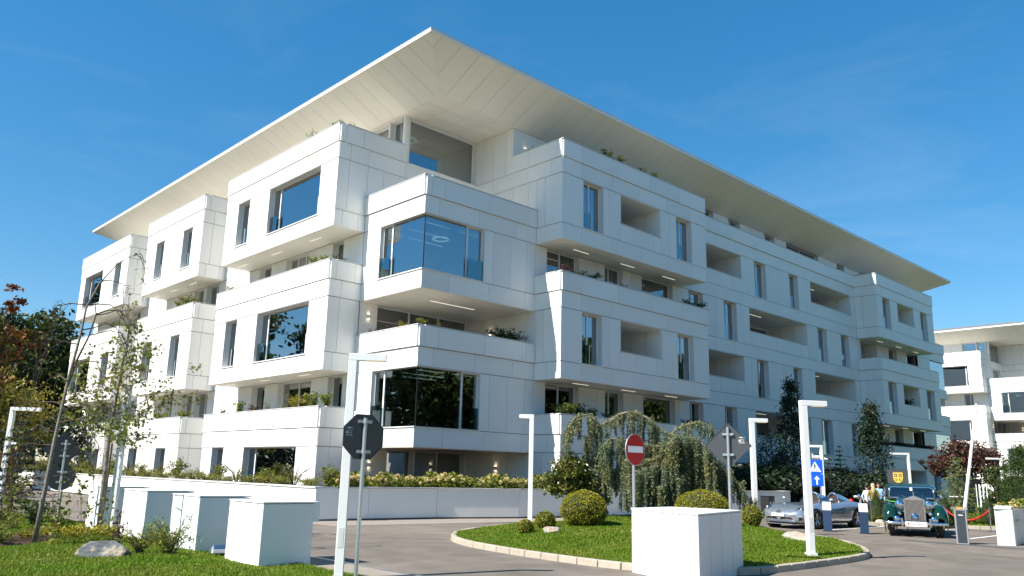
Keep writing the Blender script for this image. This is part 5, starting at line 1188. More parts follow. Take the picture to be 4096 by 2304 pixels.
columnar((47.9,24.9,.3), 'tallest narrow columnar tree behind the island lamp with camera', 7.3, .95, DEEPL, 132, 5200, .16)
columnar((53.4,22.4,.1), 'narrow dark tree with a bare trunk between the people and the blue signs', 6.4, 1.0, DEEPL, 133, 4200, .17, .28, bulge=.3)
conifer((50.9,23.4,.1), 'dark open spruce left of the narrow bare trunk tree', 3.9, 1.2, SPRU, 134, 13, .16, .05, 1300, rag=.4)
conifer((46.5,22.0,.1), 'small dark spruce behind the silver car', 3.0, 1.0, SPRU, 135, 11, .15, .1, 1000, rag=.35)
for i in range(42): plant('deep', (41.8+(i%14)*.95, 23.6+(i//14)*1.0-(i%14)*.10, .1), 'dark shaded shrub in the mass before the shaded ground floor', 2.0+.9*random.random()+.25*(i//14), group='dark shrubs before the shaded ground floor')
# garden at the right
conifer((55.0,18.0,.1), 'blue green cedar with layered drooping branches beside the green car', 3.3, 1.5, CEDG, 141, 15, .15, .15, 3200, 'cedar_tree', rag=.3)
tree((66.6,21.3,.1), 'copper red leaved maple behind the raised barrier arm', [(0,0,3.5,1.6,1.6,1.2),(.8,-1.2,2.9,1.4,1.4,1.1),(-.9,1.1,2.9,1.2,1.2,.9),(.2,-.2,4.3,.8,.8,.6),(-1.6,2.0,3.2,.6,.6,.4)], 3.9, .14, 5200, .24, REDB, 142, name='maple_tree', lo=.2)
columnar((59.9,15.7,.1), 'big dense green thuja at the right edge', 3.9, 1.35, THUJ, 143, 17000, .085, .0, 'thuja_tree', .22)
conifer((72.1,20.5,.1), 'thin young spruce between the red maple and the thuja', 5.0, .9, SPRU, 144, 18, .16, .0, 1000, rag=.4)
tree((63.4,18.3,.1), 'dark green shrubby tree between the maple and the thuja', [(0,0,2.0,.8,.8,1.2),(0,0,1.0,1.1,1.1,.9)], 2.6, .08, 1800, .2, DARKL, 147, name='small_tree')
def cone_bush(loc, h, w, label, seed):
    rng = np.random.default_rng(seed); t = thing('conical_bush', label, 'bush', loc); n = 3400; f = 1-np.sqrt(rng.uniform(0,1,n)); a = rng.uniform(0,6.28,n); r_ = w*np.minimum(1,(f+.12)/.2)*(1-f)**.8*rng.uniform(.85,1.05,n); P = np.c_[r_*np.cos(a), r_*np.sin(a), .02+h*f]
    cloud('foliage', P, .05, THUJ, t, rng, .6, .2); MB().lathe([(w*.5,0),(w*.82,h*.1),(w*.72,h*.3),(w*.4,h*.65),(.01,h*.95)], n=14).build('light_block_core', mat('block_core_dark', (.035,.04,.012), .9), t, smooth=True); return t  # dark cone added under the foliage so no light passes through
cone_bush((34.6,14.5,.1), 1.2, .42, 'clipped cone bush in front of the three people', 151)
cone_bush((34.8,11.95,.1), 1.2, .36, 'clipped cone bush right beside the green vintage car', 152)
cone_bush((36.9,11.05,.1), 1.15, .42, 'clipped cone bush behind the red rope', 153)
gg = 'leafy green plants in the bed behind the cars'
for x, y, s in ((34.2,13.8,.9),(34.6,13.4,.8),(34.3,14.4,.7),(35.0,13.0,.8),(36.0,11.6,.8),(36.6,11.4,.9),(35.6,12.2,.8),(37.2,12.8,1.),(38.0,13.2,1.1),(39,12.4,1.1)): plant('green', (x,y,.1), 'bright leafy plant in the flower bed behind the parked cars', s, group=gg)
for x, y, s in ((44,12.2,1.3),(45.5,12.6,1.4),(47,12.1,1.4),(43,13.0,1.4),(49,13.2,1.5),(46.5,13.6,1.5),(51,12.9,1.6),(42,11.6,1.3)): plant('green', (x,y,.1), 'garden plant beyond the rope barrier lawn', s, group='garden plants beyond the rope barrier')
for x, y, s in ((46,13.0,1.3),(47.6,12.7,1.2),(49,12.5,1.4),(44.6,13.2,1.2),(51,13.6,1.5),(42.6,12.6,1.)): dup(hy, (x,y,.1), random.uniform(0,6), 'white flowering hydrangea in the garden behind the barrier', 'white hydrangeas in the garden', s)
for x, y, s in ((41.3,12.3,1.3),(42.6,11.9,1.2),(43.8,11.5,1.4),(40.6,13.,1.2)): plant('deep', (x,y,.1), 'dark low shrub behind the barrier cabinet', s*.6, group='dark low shrubs behind the barrier')
# ---------------------------------------------------------------- cars
from mathutils.bvhtree import BVHTree
CARG = mat('car_green_paint', (.004,.028,.016), .12, spec=.6, coat=.45)
CARGL = mat('coach_line_green', (.16,.62,.03), .3)
SILV = mat('car_silver_paint', (.50,.54,.58), .22, metal=.75, coat=1.0)
LENS = glass('lamp_lens', (.85,.88,.9), .35)
LAMPI = mat('lamp_reflector', (.75,.76,.78), .22, metal=.9)
CARGL_ = glass('car_glass', (.25,.32,.35), .14)
INTR = mat('car_interior', (.05,.03,.025), .8)
REDL = mat('red_leather', (.25,.02,.02), .6)
GRIL = mat('intake_black', (.008,.008,.009), .6)
PLATE = mat('plate_white', (.75,.75,.74), .4)
REDP = mat('crest_red', (.45,.03,.03), .5)
INK = mat('ink_dark', (.03,.03,.04), .6)
def bvh_of(o):
    me = o.data; return BVHTree.FromPolygons([v.co.copy() for v in me.vertices], [tuple(p.vertices) for p in me.polygons])
def patch(bv, pts, name, m, parent, view, off=.006, rings=4, th=None, smooth=True):
    """pts in the plane seen along `view` ('front': (y,z), 'left': (x,z), 'top': (x,y)); dropped on the body and lifted by off"""
    d = {'front': Vector((-1,0,0)), 'left': Vector((0,-1,0)), 'right': Vector((0,1,0)), 'top': Vector((0,0,-1))}[view]
    def p3(a, b): return {'front': Vector((5,a,b)), 'left': Vector((a,5,b)), 'right': Vector((a,-5,b)), 'top': Vector((a,b,5))}[view]
    cx = sum(p[0] for p in pts)/len(pts); cy = sum(p[1] for p in pts)/len(pts); V = []; n = len(pts); ok = True
    for r in range(1, rings+1):
        for a, b in pts:
            q = p3(cx+(a-cx)*r/rings, cy+(b-cy)*r/rings); h = bv.ray_cast(q, d); V.append((h[0] if h[0] else q+d*4)-d*off)
    h = bv.ray_cast(p3(cx,cy), d); V.append((h[0] if h[0] else p3(cx,cy)+d*4)-d*off)
    F = [(len(V)-1, k, (k+1)%n) for k in range(n)]+[(r*n+k, (r+1)*n+k, (r+1)*n+(k+1)%n, r*n+(k+1)%n) for r in range(rings-1) for k in range(n)]
    b = len(V)    # a back sheet gives the piece its thickness
    V += [v+d*(off+.01) for v in V[:b]]; F += [tuple(b+i for i in f)[::-1] for f in F]+[((rings-1)*n+k, b+(rings-1)*n+k, b+(rings-1)*n+(k+1)%n, (rings-1)*n+(k+1)%n) for k in range(n)]
    return MB().add(V, F).build(name, m, parent, smooth=smooth)
def wheel(car, x, y, r, w, spokes, rim, name='wheel', cap=None):
    sgn = 1 if y > 0 else -1; t = bpy.data.objects.new(name, None); C.objects.link(t); t.parent = car; t.location = (x,y,r)
    MB().lathe([(r*.68,-w/2),(r*.93,-w/2),(r,-w*.34),(r,w*.34),(r*.93,w/2),(r*.68,w/2),(r*.66,w*.3)], ax=(0,sgn,0), n=36, cap=False).build('tyre', RUBBER, t, smooth=True)
    m = MB().lathe([(r*.66,-w*.42),(r*.68,w*.44),(r*.63,w*.46),(r*.60,w*.30),(r*.60,-w*.3)], ax=(0,sgn,0), n=36, cap=False)
    if spokes:
        for i in range(spokes):
            for dlt in (-.13,.13):
                a = 2*math.pi*i/spokes+.3; c0, s0 = math.cos(a+dlt*1.9), math.sin(a+dlt*1.9); c1, s1 = math.cos(a+dlt), math.sin(a+dlt)
                m.tube([(c0*r*.12, sgn*w*.38, s0*r*.12),(c1*r*.63, sgn*w*.42, s1*r*.63)], [r*.06,r*.045], 6)
        m.lathe([(r*.17,w*.2),(r*.17,w*.40),(r*.10,w*.43)], ax=(0,sgn,0), n=16)
    else: m.lathe([(r*.6,w*.3),(r*.45,w*.42),(r*.2,w*.5),(.0,w*.54)], ax=(0,sgn,0), n=28)
    m.build('rim', rim, t, smooth=False)
    MB().lathe([(r*.6,-w*.35),(r*.6,-w*.1),(.01,-w*.1)], ax=(0,sgn,0), n=24).build('brake_disc', GRIL if spokes else rim, t)
    return t
def plate(car, x, z, w, h, txt, tilt=0., bv=None):
    p = bevel(MB().box(x,x+.012,-w/2,w/2,z-h/2,z+h/2).build('number_plate', PLATE, car), .003, 1)
    o = flat2(MB(), [(a*.028-w*.36, b*.034+z) for a,b in shield(1,1)], x+.0125, x+.0135).build('plate_crest', REDP, p)
    text(txt, h*.55, INK, p, (x+.0135,.03,z-.004), (R(90),0,R(90)), 'plate_lettering', .35, .0008, .75); return p
def flat2(mb, pts, d0, d1): return mb.extr([(a,b) for a,b in pts], (d0,0,0), (0,1,0), (0,0,1), (1,0,0), d1-d0)

def roadster():
    t = thing('silver_roadster', 'silver open two seater sports car with twin head fairings parked by the flower bed', 'car', (29.98,14.85,0), math.atan2(.10,-.995))
    ST = [(2.36,.30,.34,.46,.50,.52),(2.30,.62,.24,.42,.56,.585),(2.12,.86,.16,.42,.66,.67),(1.8,.94,.14,.45,.76,.74),(1.45,.975,.14,.48,.83,.80),(1.0,.955,.14,.5,.85,.85),(.5,.925,.14,.52,.86,.885),(0.,.915,.14,.54,.87,.90),(-.4,.935,.14,.55,.90,.92),(-.8,.975,.15,.57,.94,.93),(-1.25,1.0,.16,.58,.955,.93),(-1.7,.975,.20,.60,.93,.91),(-2.05,.88,.28,.62,.86,.86),(-2.25,.68,.38,.62,.78,.79),(-2.30,.40,.48,.62,.70,.71)]
    secs = []
    for x, w, zb, zm, zs, zt in ST:
        half = [(0,zb),(w*.55,zb),(w*.88,zb+.03),(w*.985,zb+.12*(zm-zb)/.3),(w,zm),(w*.97,(zm+zs)/2+.02),(w*.86,zs-.02),(w*.68,zs+.005),(w*.38,zt+.005),(0,zt+.01)]
        secs.append([(x,y,z) for y,z in half]+[(x,-y,z) for y,z in half[-2:0:-1]])
    b = subd(MB().loft(secs).build('body', SILV, t), 2); bake(b)
    for x in (1.42,-1.26):
        for s in (1,-1):
            cu = MB().lathe([(.375,0),(.375,.34)], (x,s*.72,.335), (0,s,0), 40).build('cutter', SILV)
            md = b.modifiers.new('cut', 'BOOLEAN'); md.object = cu; md.operation = 'DIFFERENCE'; md.solver = 'EXACT'
            cu.parent = t; bpy.context.view_layer.update(); bake(b); bpy.data.objects.remove(cu)
            MB().lathe([(.372,0),(.372,.24),(.36,.24),(.36,.01),(.01,.01)], (x,s*.70,.335), (0,s,0), 32).build('wheel_arch', GRIL, t)
            wheel(t, x, s*.845, .335, .25, 5, mat('alloy_rim', (.62,.63,.65), .25, metal=.9))
    b.data.polygons.foreach_set('use_smooth', [True]*len(b.data.polygons))
    md = b.modifiers.new('edges', 'EDGE_SPLIT'); md.split_angle = R(40)
    bv = bvh_of(b)
    for s in (1,-1):
        patch(bv, [(s*.06,.31),(s*.54,.315),(s*.48,.405),(s*.10,.405)], 'air_intake', GRIL, t, 'front', .006)
        patch(bv, [(s*.70,.28),(s*.80,.30),(s*.82,.40),(s*.72,.41)], 'air_intake', GRIL, t, 'front', .006)
        hl = patch(bv, [(2.16,s*.56),(2.06,s*.80),(1.80,s*.90),(1.58,s*.86),(1.70,s*.70),(1.95,s*.56)], 'headlight', mat('headlight_dark', (.03,.033,.04), .15, coat=1.), t, 'top', .008)
        for x, y in ((1.98,s*.70),(1.83,s*.785)):
            h = bv.ray_cast(Vector((x,y,5)), Vector((0,0,-1))); MB().ell(h[0]+Vector((0,0,.004)), (.055,.05,.03), 14, 8).build('lamp_bulb', LAMPI, hl, smooth=True)
        view = 'left' if s > 0 else 'right'
        v = patch(bv, [(.98,.66),(.42,.60),(.50,.40),(.66,.30),(.86,.46)], 'side_vent', GRIL, t, view, .005)
        for q in (.40,.48): 
            h = bv.ray_cast(Vector((.66,5*s,q)), Vector((0,-s,0))); MB().tube([(.80,h[0].y+.004*s,q+.03),(.55,h[0].y+.004*s,q)], .014, 6).build('vent_fin', SILV, v)
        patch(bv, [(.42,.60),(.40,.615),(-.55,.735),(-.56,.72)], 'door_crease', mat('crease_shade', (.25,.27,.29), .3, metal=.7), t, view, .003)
        # head fairing with arch, small dome screen in front of it
        y = s*.40
        f = [(x, [(x, y+wd*math.cos(a), .88+hg*math.sin(a)) for a in np.linspace(-.3,math.pi+.3,14)]) for x, wd, hg in ((-.60,.235,.34),(-.72,.235,.345),(-1.0,.205,.30),(-1.4,.15,.20),(-1.75,.07,.07))]
        fr = MB().loft([q for _, q in f], closed=False, cap=False); o = fr.build('head_fairing', SILV, t, smooth=True); md = o.modifiers.new('th','SOLIDIFY'); md.thickness = .02
        MB().tube([(-.58, y+.235*math.cos(a), .90+.345*math.sin(a)) for a in np.linspace(0,math.pi,16)], .032, 8).build('roll_arch', CHROME, o, smooth=True)
        MB().lathe([(.21,0),(.19,.02),(.01,.03)], (-.62,y,1.02), (-1,0,0), 18).build('head_rest', INTR, o)
        MB().ell((-.12,y,.90), (.30,.22,.20), 20, 10).build('dome_screen', glass('dome_glass', (.75,.8,.84), .35), t, smooth=True)
        MB().ell((-.38,y,.905), (.24,.22,.055), 20, 8).build('cockpit', INTR, t, smooth=True)
        MB().tube([(.55,s*.86,.86),(.55,s*.95,.98)], .012, 6).build('mirror_arm', CHROME, t); MB().ell((.53,s*.98,1.01), (.05,.09,.055), 14, 8).build('mirror', SILV, t, smooth=True)
    MB().lathe([(.085,0),(.085,.012),(.07,.014)], (2.33,0,.565), (.75,0,.66), 28).build('nose_emblem', CHROME, t)
    em = MB()
    for k in range(3): a = R(90+120*k); em.tube([(2.343,0,.575),(2.343-.04*math.sin(a), .075*math.cos(a), .575+.06*math.sin(a))], .007, 5)
    em.build('emblem_star', INK, t)
    plate(t, 2.385, .47, .52, .11, 'Tiriac Collection')
    MB().box(2.05,2.38,-.55,.55,.155,.175).build('front_splitter', SILV, t)
roadster()

def saloon():
    t = thing('vintage_saloon', 'dark green vintage saloon car with tall chrome radiator facing the camera', 'car', (29.78,11.28,0), R(-157))
    def arch(x, w, zb, zt, sq=.55, n=12):     # one hood or body section: rounded top, straight sides
        pts = [(w*.98,zb)]
        for i in range(n+1):
            a = math.pi/2*i/n; pts.append((w*math.cos(a)**sq, zb+(zt-zb)*(.35+.65*math.sin(a)**sq) if i else zb+(zt-zb)*.35))
        return [(x,y,z) for y,z in pts]+[(x,-y,z) for y,z in pts[-2::-1]]
    o = MB().loft([arch(1.80,.27,.62,1.20,.7), arch(1.55,.30,.60,1.225,.7), arch(1.1,.42,.58,1.235,.65), arch(.68,.60,.55,1.24,.6), arch(.60,.62,.55,1.24,.6)]).build('bonnet', CARG, t, smooth=True)
    MB().tube([(1.82,0,1.205),(1.1,0,1.242),(.66,0,1.25)], .012, 6).build('bonnet_hinge', CHROME, o)
    for s in (1,-1): MB().tube([(1.78,s*.275,1.06),(1.1,s*.425,1.05),(.62,s*.665,1.06),(-.2,s*.835,1.09),(-1.6,s*.845,1.08)], .011, 6).build('coach_line', CARGL, o)
    bd = MB().loft([arch(.62,.66,.40,1.16,.35), arch(.2,.80,.36,1.16,.3), arch(-.6,.85,.35,1.16,.3), arch(-1.5,.84,.36,1.15,.32), arch(-2.1,.68,.42,1.08,.45), arch(-2.45,.46,.5,.9,.6)]).build('body', CARG, t, smooth=True)
    cb = MB().loft([arch(.40,.74,1.13,1.58,.30), arch(.18,.775,1.13,1.635,.29), arch(-.5,.79,1.13,1.665,.29), arch(-1.3,.76,1.13,1.65,.32), arch(-1.8,.64,1.11,1.5,.45), arch(-2.15,.45,1.0,1.25,.6)]).build('roof', CARG, t, smooth=True)
    for o_ in (bd, cb): md = o_.modifiers.new('edges','EDGE_SPLIT'); md.split_angle = R(45)
    # windscreen: chrome frame, dark glass, wipers
    def tilt(y, z): return (.63-(z-1.17)*.40, y, z)
    fp = [(-.69,1.19),(-.665,1.49),(-.61,1.535),(.61,1.535),(.665,1.49),(.69,1.19)]
    MB().tube([tilt(*p) for p in fp]+[tilt(*fp[0])], .026, 8).build('windscreen_frame', CHROME, t, smooth=True)
    MB().add([tilt(*p) for p in fp], [tuple(range(6))]).build('windscreen', CARGL_, t, fix=False)
    MB().add([(.52-(z-1.17)*.40,y,z) for y,z in [(-.69,1.15),(-.66,1.56),(.66,1.56),(.69,1.15)]], [(0,1,2,3)]).build('dark_cabin', INTR, t, fix=False)
    for s in (1,-1): MB().tube([tilt(s*.1,1.20),Vector(tilt(s*.33,1.27))+Vector((.03,0,0)),Vector(tilt(s*.42,1.23))+Vector((.03,0,0))], .008, 5).build('wiper', CHROME, t)
    MB().box(.50,.56,-.04,.04,1.42,1.52).build('rear_mirror', PLATE, t); MB().box(.535,.54,.30,.37,1.225,1.29).build('screen_sticker', mat('sticker_green', (.2,.5,.25), .6), t)
    # side windows, doors, handles
    for s in (1,-1):
        for x0, x1 in ((.20,-.45),(-.52,-1.15),(-1.22,-1.6)):
            w = MB().add([(x0,s*.795,1.20),(x0-.05,s*.775,1.48),(x1,s*.79,1.49),(x1,s*.81,1.20)], [(0,1,2,3)]); o = w.build('side_window', CARGL_ if x0 < 0 else REDL, t); md = o.modifiers.new('t','SOLIDIFY'); md.thickness = .012; md.offset = 0
            MB().tube([(x0,s*.803,1.20),(x0-.05,s*.783,1.48),(x1,s*.798,1.49),(x1,s*.818,1.20),(x0,s*.803,1.20)], .012, 5).build('window_frame', CHROME, o)
        MB().tube([(-.38,s*.87,1.0),(-.50,s*.88,1.0)], .016, 6).build('door_handle', CHROME, t)
        # wings: one sweep from bumper over the wheel and down to the running board
        path = [(2.16,.52,.14),(2.12,.70,.17),(1.98,.86,.19),(1.74,.955,.20),(1.48,.955,.195),(1.20,.86,.18),(.92,.68,.16),(.62,.50,.15),(.35,.40,.14)]
        secs = []
        for x, z, w in path:
            secs.append([(x-.02*math.sin(a), s*(.72+w*1.22*math.cos(a)), z-.30+(.38*math.sin(a))) for a in np.linspace(-.35,math.pi+.2,13)])
        o = MB().loft(secs, closed=False, cap=False).build('front_wing', CARG, t, smooth=True); md = o.modifiers.new('t','SOLIDIFY'); md.thickness = .03; md = o.modifiers.new('s','SUBSURF'); md.levels = 1; md.render_levels = 1
        q = [(-.9,.52,.12),(-1.1,.74,.17),(-1.4,.90,.19),(-1.7,.92,.19),(-2.05,.80,.17),(-2.3,.60,.14)]
        o2 = MB().loft([[(x, s*(.70+w*1.1*math.cos(a)), z-.18+.26*math.sin(a)) for a in np.linspace(-.3,math.pi+.2,11)] for x,z,w in q], closed=False, cap=False).build('rear_wing', CARG, t, smooth=True); md = o2.modifiers.new('t','SOLIDIFY'); md.thickness = .03
        MB().box(-.95,.45,s*.60 if s > 0 else -.90,.90 if s > 0 else -.60,.36,.40).build('running_board', RUBBER, t)
        wheel(t, 1.62, s*.70, .37, .165, 0, CARG); wheel(t, -1.62, s*.70, .37, .165, 0, CARG)
        # lamps
        def lamp_(x, y, z, r, l_, nm):
            c = MB().lathe([(.02,-l_),(r*.6,-l_*.8),(r*.95,-l_*.25),(r,0),(r*1.06,.012),(r*1.0,.028)], (x,y,z), (1,0,0), 24).build(nm, CHROME, t, smooth=True)
            MB().lathe([(r*.97,0),(r*.6,-.02),(.01,-.03)], (x+.02,y,z), (1,0,0), 20).build('reflector', LAMPI, c, smooth=True)
            MB().lathe([(r*.95,.0),(r*.6,.018),(.01,.026)], (x+.026,y,z), (1,0,0), 20).build('lens', LENS, c, smooth=True)
        lamp_(1.92, s*.43, .99, .135, .22, 'headlight'); lamp_(2.14, s*.53, .54, .10, .12, 'fog_lamp'); lamp_(2.02, s*.45, .72, .06, .09, 'indicator_lamp')
        MB().tube([(1.75,s*.72,.97),(1.75,s*.72,1.03)], .03, 8).build('side_lamp', CHROME, t, smooth=True)
        MB().tube([(.55,s*.72,1.1),(.52,s*.86,1.22)], .01, 6).build('mirror_arm', CHROME, t); MB().ell((.50,s*.89,1.24), (.04,.06,.06), 12, 8).build('mirror', CHROME, t, smooth=True)
        for y in (.40,): bevel(MB().box(2.24,2.34,s*y-.028,s*y+.028,.32,.60).build('overrider', CHROME, t), .02, 3)
    lampc = None
    c = MB().lathe([(.02,-.12),(.08,-.09),(.115,0),(.12,.012),(.115,.028)], (2.10,0,.60), (1,0,0), 24).build('spot_lamp', CHROME, t, smooth=True); MB().lathe([(.11,0),(.07,.018),(.01,.026)], (2.128,0,.60), (1,0,0), 20).build('lens', LENS, c, smooth=True); MB().lathe([(.112,0),(.07,-.02),(.01,-.03)], (2.12,0,.60), (1,0,0), 20).build('reflector', LAMPI, c, smooth=True)
    # radiator
    g = MB().extr([(-.315,.44),(.315,.44),(.315,1.17),(0,1.29),(-.315,1.17)], (1.80,0,0), (0,1,0), (0,0,1), (1,0,0), .10).build('radiator_shell', CHROME, t); bevel(g,.012,2)
    MB().extr([(-.28,.47),(.28,.47),(.28,1.15),(-.28,1.15)], (1.9,0,0), (0,1,0), (0,0,1), (1,0,0), .004).build('radiator_core', GRIL, g)
    sl_ = None
    for i in range(17):
        y = -.265+.53*i/16; o = None
        if sl_ is None: o = MB().box(0,.022,-.009,.009,.47,1.15).build('slat', CHROME, g); sl_ = o.data
        else: o = link('slat', sl_, g)
        o.location = (1.903,y,0)
    MB().lathe([(.035,0),(.035,.02),(.015,.03)], (1.87,0,1.285), n=14).build('radiator_cap', CHROME, t)
    MB().ell((1.86,0,1.36), (.03,.02,.05), 10, 8).ell((1.89,0,1.40),(.016,.014,.018),8,6).build('mascot_figure', CHROME, t, smooth=True)
    MB().add([(1.85,.015,1.38),(1.74,.09,1.40),(1.74,.02,1.34),(1.85,-.015,1.38),(1.74,-.09,1.40),(1.74,-.02,1.34)], [(0,1,2),(3,5,4)]).build('mascot_wing', CHROME, t)
    # bumper and plate
    bp = MB(); prof = [(.0,-.05),(.035,-.045),(.05,0),(.035,.045),(0,.05)]
    bp.loft([[(2.24-.16*abs(y)**2.2+a, y, .43+b) for a,b in prof] for y in np.linspace(-.93,.93,21)]); bp.build('bumper', CHROME, t, smooth=True)
    MB().box(1.4,2.24,.35,.40,.38,.46).box(1.4,2.24,-.40,-.35,.38,.46).build('bumper_irons', BLACK, t)
    plate(t, 2.30, .41, .62, .15, 'Tiriac Collection')
    MB().box(-2.2,1.8,-.5,.5,.30,.40).build('chassis', BLACK, t); MB().tube([(1.62,-.62,.34),(1.62,.62,.34)], .04, 8).build('front_axle', BLACK, t)
saloon()

# ---------------------------------------------------------------- barrier, posts and small street things
NAVY = mat('navy_panel', (.010,.030,.075), .45)
ALU = mat('aluminium_grey', (.42,.43,.44), .4, metal=.6)
DGR = mat('dark_grey_panel', (.035,.042,.05), .4)
ORM = mat('beacon_orange', (.85,.32,.02), .4)
ROPE = mat('rope_red', (.55,.012,.014), .7)
def info_post(x, y, rz, lean, label):
    t = thing('info_post', label, 'info post', (x,y,0), rz, 'slanted navy information posts'); w, d, H = .135, .085, .97
    def sl(z0, z1, o=0.): return MB().add([(-w-o,-d-o+lean*z0,z0),(w+o,-d-o+lean*z0,z0),(w+o,d+o+lean*z0,z0),(-w-o,d+o+lean*z0,z0),(-w-o,-d-o+lean*z1,z1),(w+o,-d-o+lean*z1,z1),(w+o,d+o+lean*z1,z1),(-w-o,d+o+lean*z1,z1)], [(0,3,2,1),(4,5,6,7),(0,1,5,4),(1,2,6,5),(2,3,7,6),(3,0,4,7)])
    sl(.012,.70).build('post', NAVY, t); sl(.70,.97,.002).build('white_panel', PLATE, t); MB().box(-w-.03,w+.14,-d-.03,d+.03,0,.012).build('base_plate', BLACK, t); MB().tube([(-w+.03,-d-.006+lean*.94,.94),(-w+.03,-d+.01+lean*.94,.94)], .008, 6).build('screw', METAL, t); return t
info_post(27.75,13.33,R(-62),.16,'slanted navy post with a white top in front of the silver sports car')
info_post(27.85,12.12,R(-66),.02,'navy post with a white top between the silver car and the green car')
t = thing('barrier_gate', 'raised barrier with a dark grey cabinet, orange beacon and long white arm', 'barrier', (26.25,8.6,0), R(-72))
bevel(MB().box(-.16,.16,-.15,.15,0,.96).build('cabinet', ALU, t), .01, 1); MB().box(-.118,.118,-.156,-.1505,.04,.94).build('front_panel', DGR, t)
MB().box(-.165,.165,-.155,.155,.96,.985).build('cabinet_top', ALU, t); MB().box(-.085,.055,-.1,.06,.985,1.03).build('beacon', ORM, t); MB().box(-.06,.06,-.158,-.1562,.80,.822).build('name_strip', PLATE, t)
MB().tube([(.08,-.158,.90),(.08,-.151,.90)], .012, 8).build('lock', METAL, t); MB().tube([(.165,-.0,.40),(.18,0,.40)], .03, 10).build('side_lock', BLACK, t)
arm = Vector((.13,0,1.0)); top = Vector((.60,.0,3.5)); dr_ = (top-arm).normalized()
MB().tube([(.13,-.0,.86),tuple(arm),tuple(arm+dr_*3.05)], [.05,.05,.033], 10).build('barrier_arm', LAMPW, t); MB().box(.10,.19,-.07,.07,.93,1.06).build('arm_clamp', ALU, t)
t = poly_block([(26.8,7.86),(27.12,7.49),(29.2,7.75),(28.9,8.15)], 1.06, 'white block with an overhanging cap and a metal slot at the right edge', (1,2,1,2), 'plinth', 'ticket_plinth', .05, .06)
MB().box(.2,.75,-.07,-.005,-.02,.02).build('metal_slot', METAL, t, loc=(.5,-.31,.68)); t.children[-1].rotation_euler = (0,0,.125)
def stanchion(x, y, label):
    t = thing('rope_post', label, 'rope post', (x,y,0), 0, 'chrome rope posts'); MB().lathe([(.16,0),(.16,.015),(.05,.03),(.022,.05),(.022,.80),(.034,.81),(.034,.835),(.012,.86)], n=20).build('post', CHROME, t, smooth=False); MB().tube([(-.05,0,.77),(.05,0,.77)], .012, 8).build('rope_hook', CHROME, t); return t
stanchion(33.85,10.1,'chrome rope post beside the barrier cabinet holding the red rope'); stanchion(33.72,14.36,'chrome rope post right behind the second navy post'); stanchion(31.4,12.1,'chrome rope post behind the barrier cabinet')
p0, p1 = Vector((33.85,10.1,.77)), Vector((34.6,11.95,.80)); rp = [p0.lerp(p1,q)+Vector((0,0,-.42*4*q*(1-q))) for q in np.linspace(0,1,13)]
tag(MB().tube([tuple(p-p0) for p in rp], .028, 8).build('rope', ROPE, None, smooth=True, loc=p0), 'sagging red rope hanging from the chrome post', 'rope')
t = thing('litter_bin', 'black litter bin with two round white labels by the low white wall', 'bin', (37.3,20.9,0), R(5))
bevel(MB().box(-.32,.32,-.22,.22,0,.86).build('body', BLACK, t), .015, 2); MB().box(-.34,.34,-.24,.24,.862,.89).build('lid', BLACK, t)
for x in (-.17,.15): MB().lathe([(.085,0),(.085,.006)], (x,-.221,.55), (0,-1,0), 18).build('round_label', PLATE, t)
FIRE = mat('fire_red', (.45,.012,.012), .35); t = thing('fire_hydrant', 'red fire hydrant beside pale grey bent pipes behind the silver car', 'hydrant', (41.1,18.35,0), AV)
MB().lathe([(.13,0),(.13,.05),(.10,.06),(.10,.62),(.15,.64),(.15,.70),(.11,.78),(.05,.83),(.0,.85)], (-.12,0,0), n=20).build('body', FIRE, t, smooth=True); MB().tube([(-.28,0,.55),(.04,0,.55)], .045, 10).build('side_outlet', FIRE, t)
t = thing('water_pipes', 'pale grey pipes with valves bending down beside the red hydrant', 'pipes', (41.35,18.1,0), AV)
MB().tube([(-.32,0,.92),(-.1,0,.94),(.18,0,.93),(.26,0,.88),(.28,0,.78),(.28,0,0)], .065, 12).build('bent_pipe', ALU, t, smooth=True); MB().tube([(.0,0,.92),(.0,0,0)], .06, 12).build('upright_pipe', ALU, t); MB().lathe([(.10,-.03),(.10,.03)], (-.12,0,.93), (1,0,0), 14).lathe([(.10,-.03),(.10,.03)], (.1,0,.93), (1,0,0), 14).build('flanges', METAL, t); MB().lathe([(.05,0),(.05,.09)], (-.05,-.03,.98), (0,0,1), 10).build('blue_valve', mat('valve_blue', (.03,.15,.5), .4), t)
t = thing('flood_light', 'grey ground flood light on the lawn before the nearest white cabinet', 'light', (7.15,15.45,.05), R(-20))
bevel(MB().add([(-.17,-.1,.03),(.17,-.1,.03),(.17,.1,.08),(-.17,.1,.08),(-.14,-.07,.10),(.14,-.07,.10),(.14,.09,.17),(-.14,.09,.17)], [(0,3,2,1),(4,5,6,7),(0,1,5,4),(1,2,6,5),(2,3,7,6),(3,0,4,7)]).build('housing', ALU, t), .02, 2); MB().add([(-.12,-.055,.108),(.12,-.055,.108),(.12,.08,.178),(-.12,.08,.178)], [(0,1,2,3)]).build('lens', LENS, t, fix=False); MB().box(-.19,.19,.03,.06,-.04,.10).build('bracket', ALU, t)
t = thing('event_cabinet', 'tall black event cabinet standing in the garden behind the barrier arm', 'cabinet', (57.3,17.7,0), AV)
MB().box(-.38,.38,0,.6,0,2.0).build('body', BLACK, t); MB().box(-.2,.3,-.02,-.001,.3,1.5).build('door', DGR, t); MB().tube([(.25,-.03,.9),(.25,-.03,1.05)], .02, 6).build('handle', METAL, t)
t = thing('truss_tower', 'aluminium lattice truss standing in the garden beside the black event cabinet', 'truss', (53.6,16.2,0), AV)
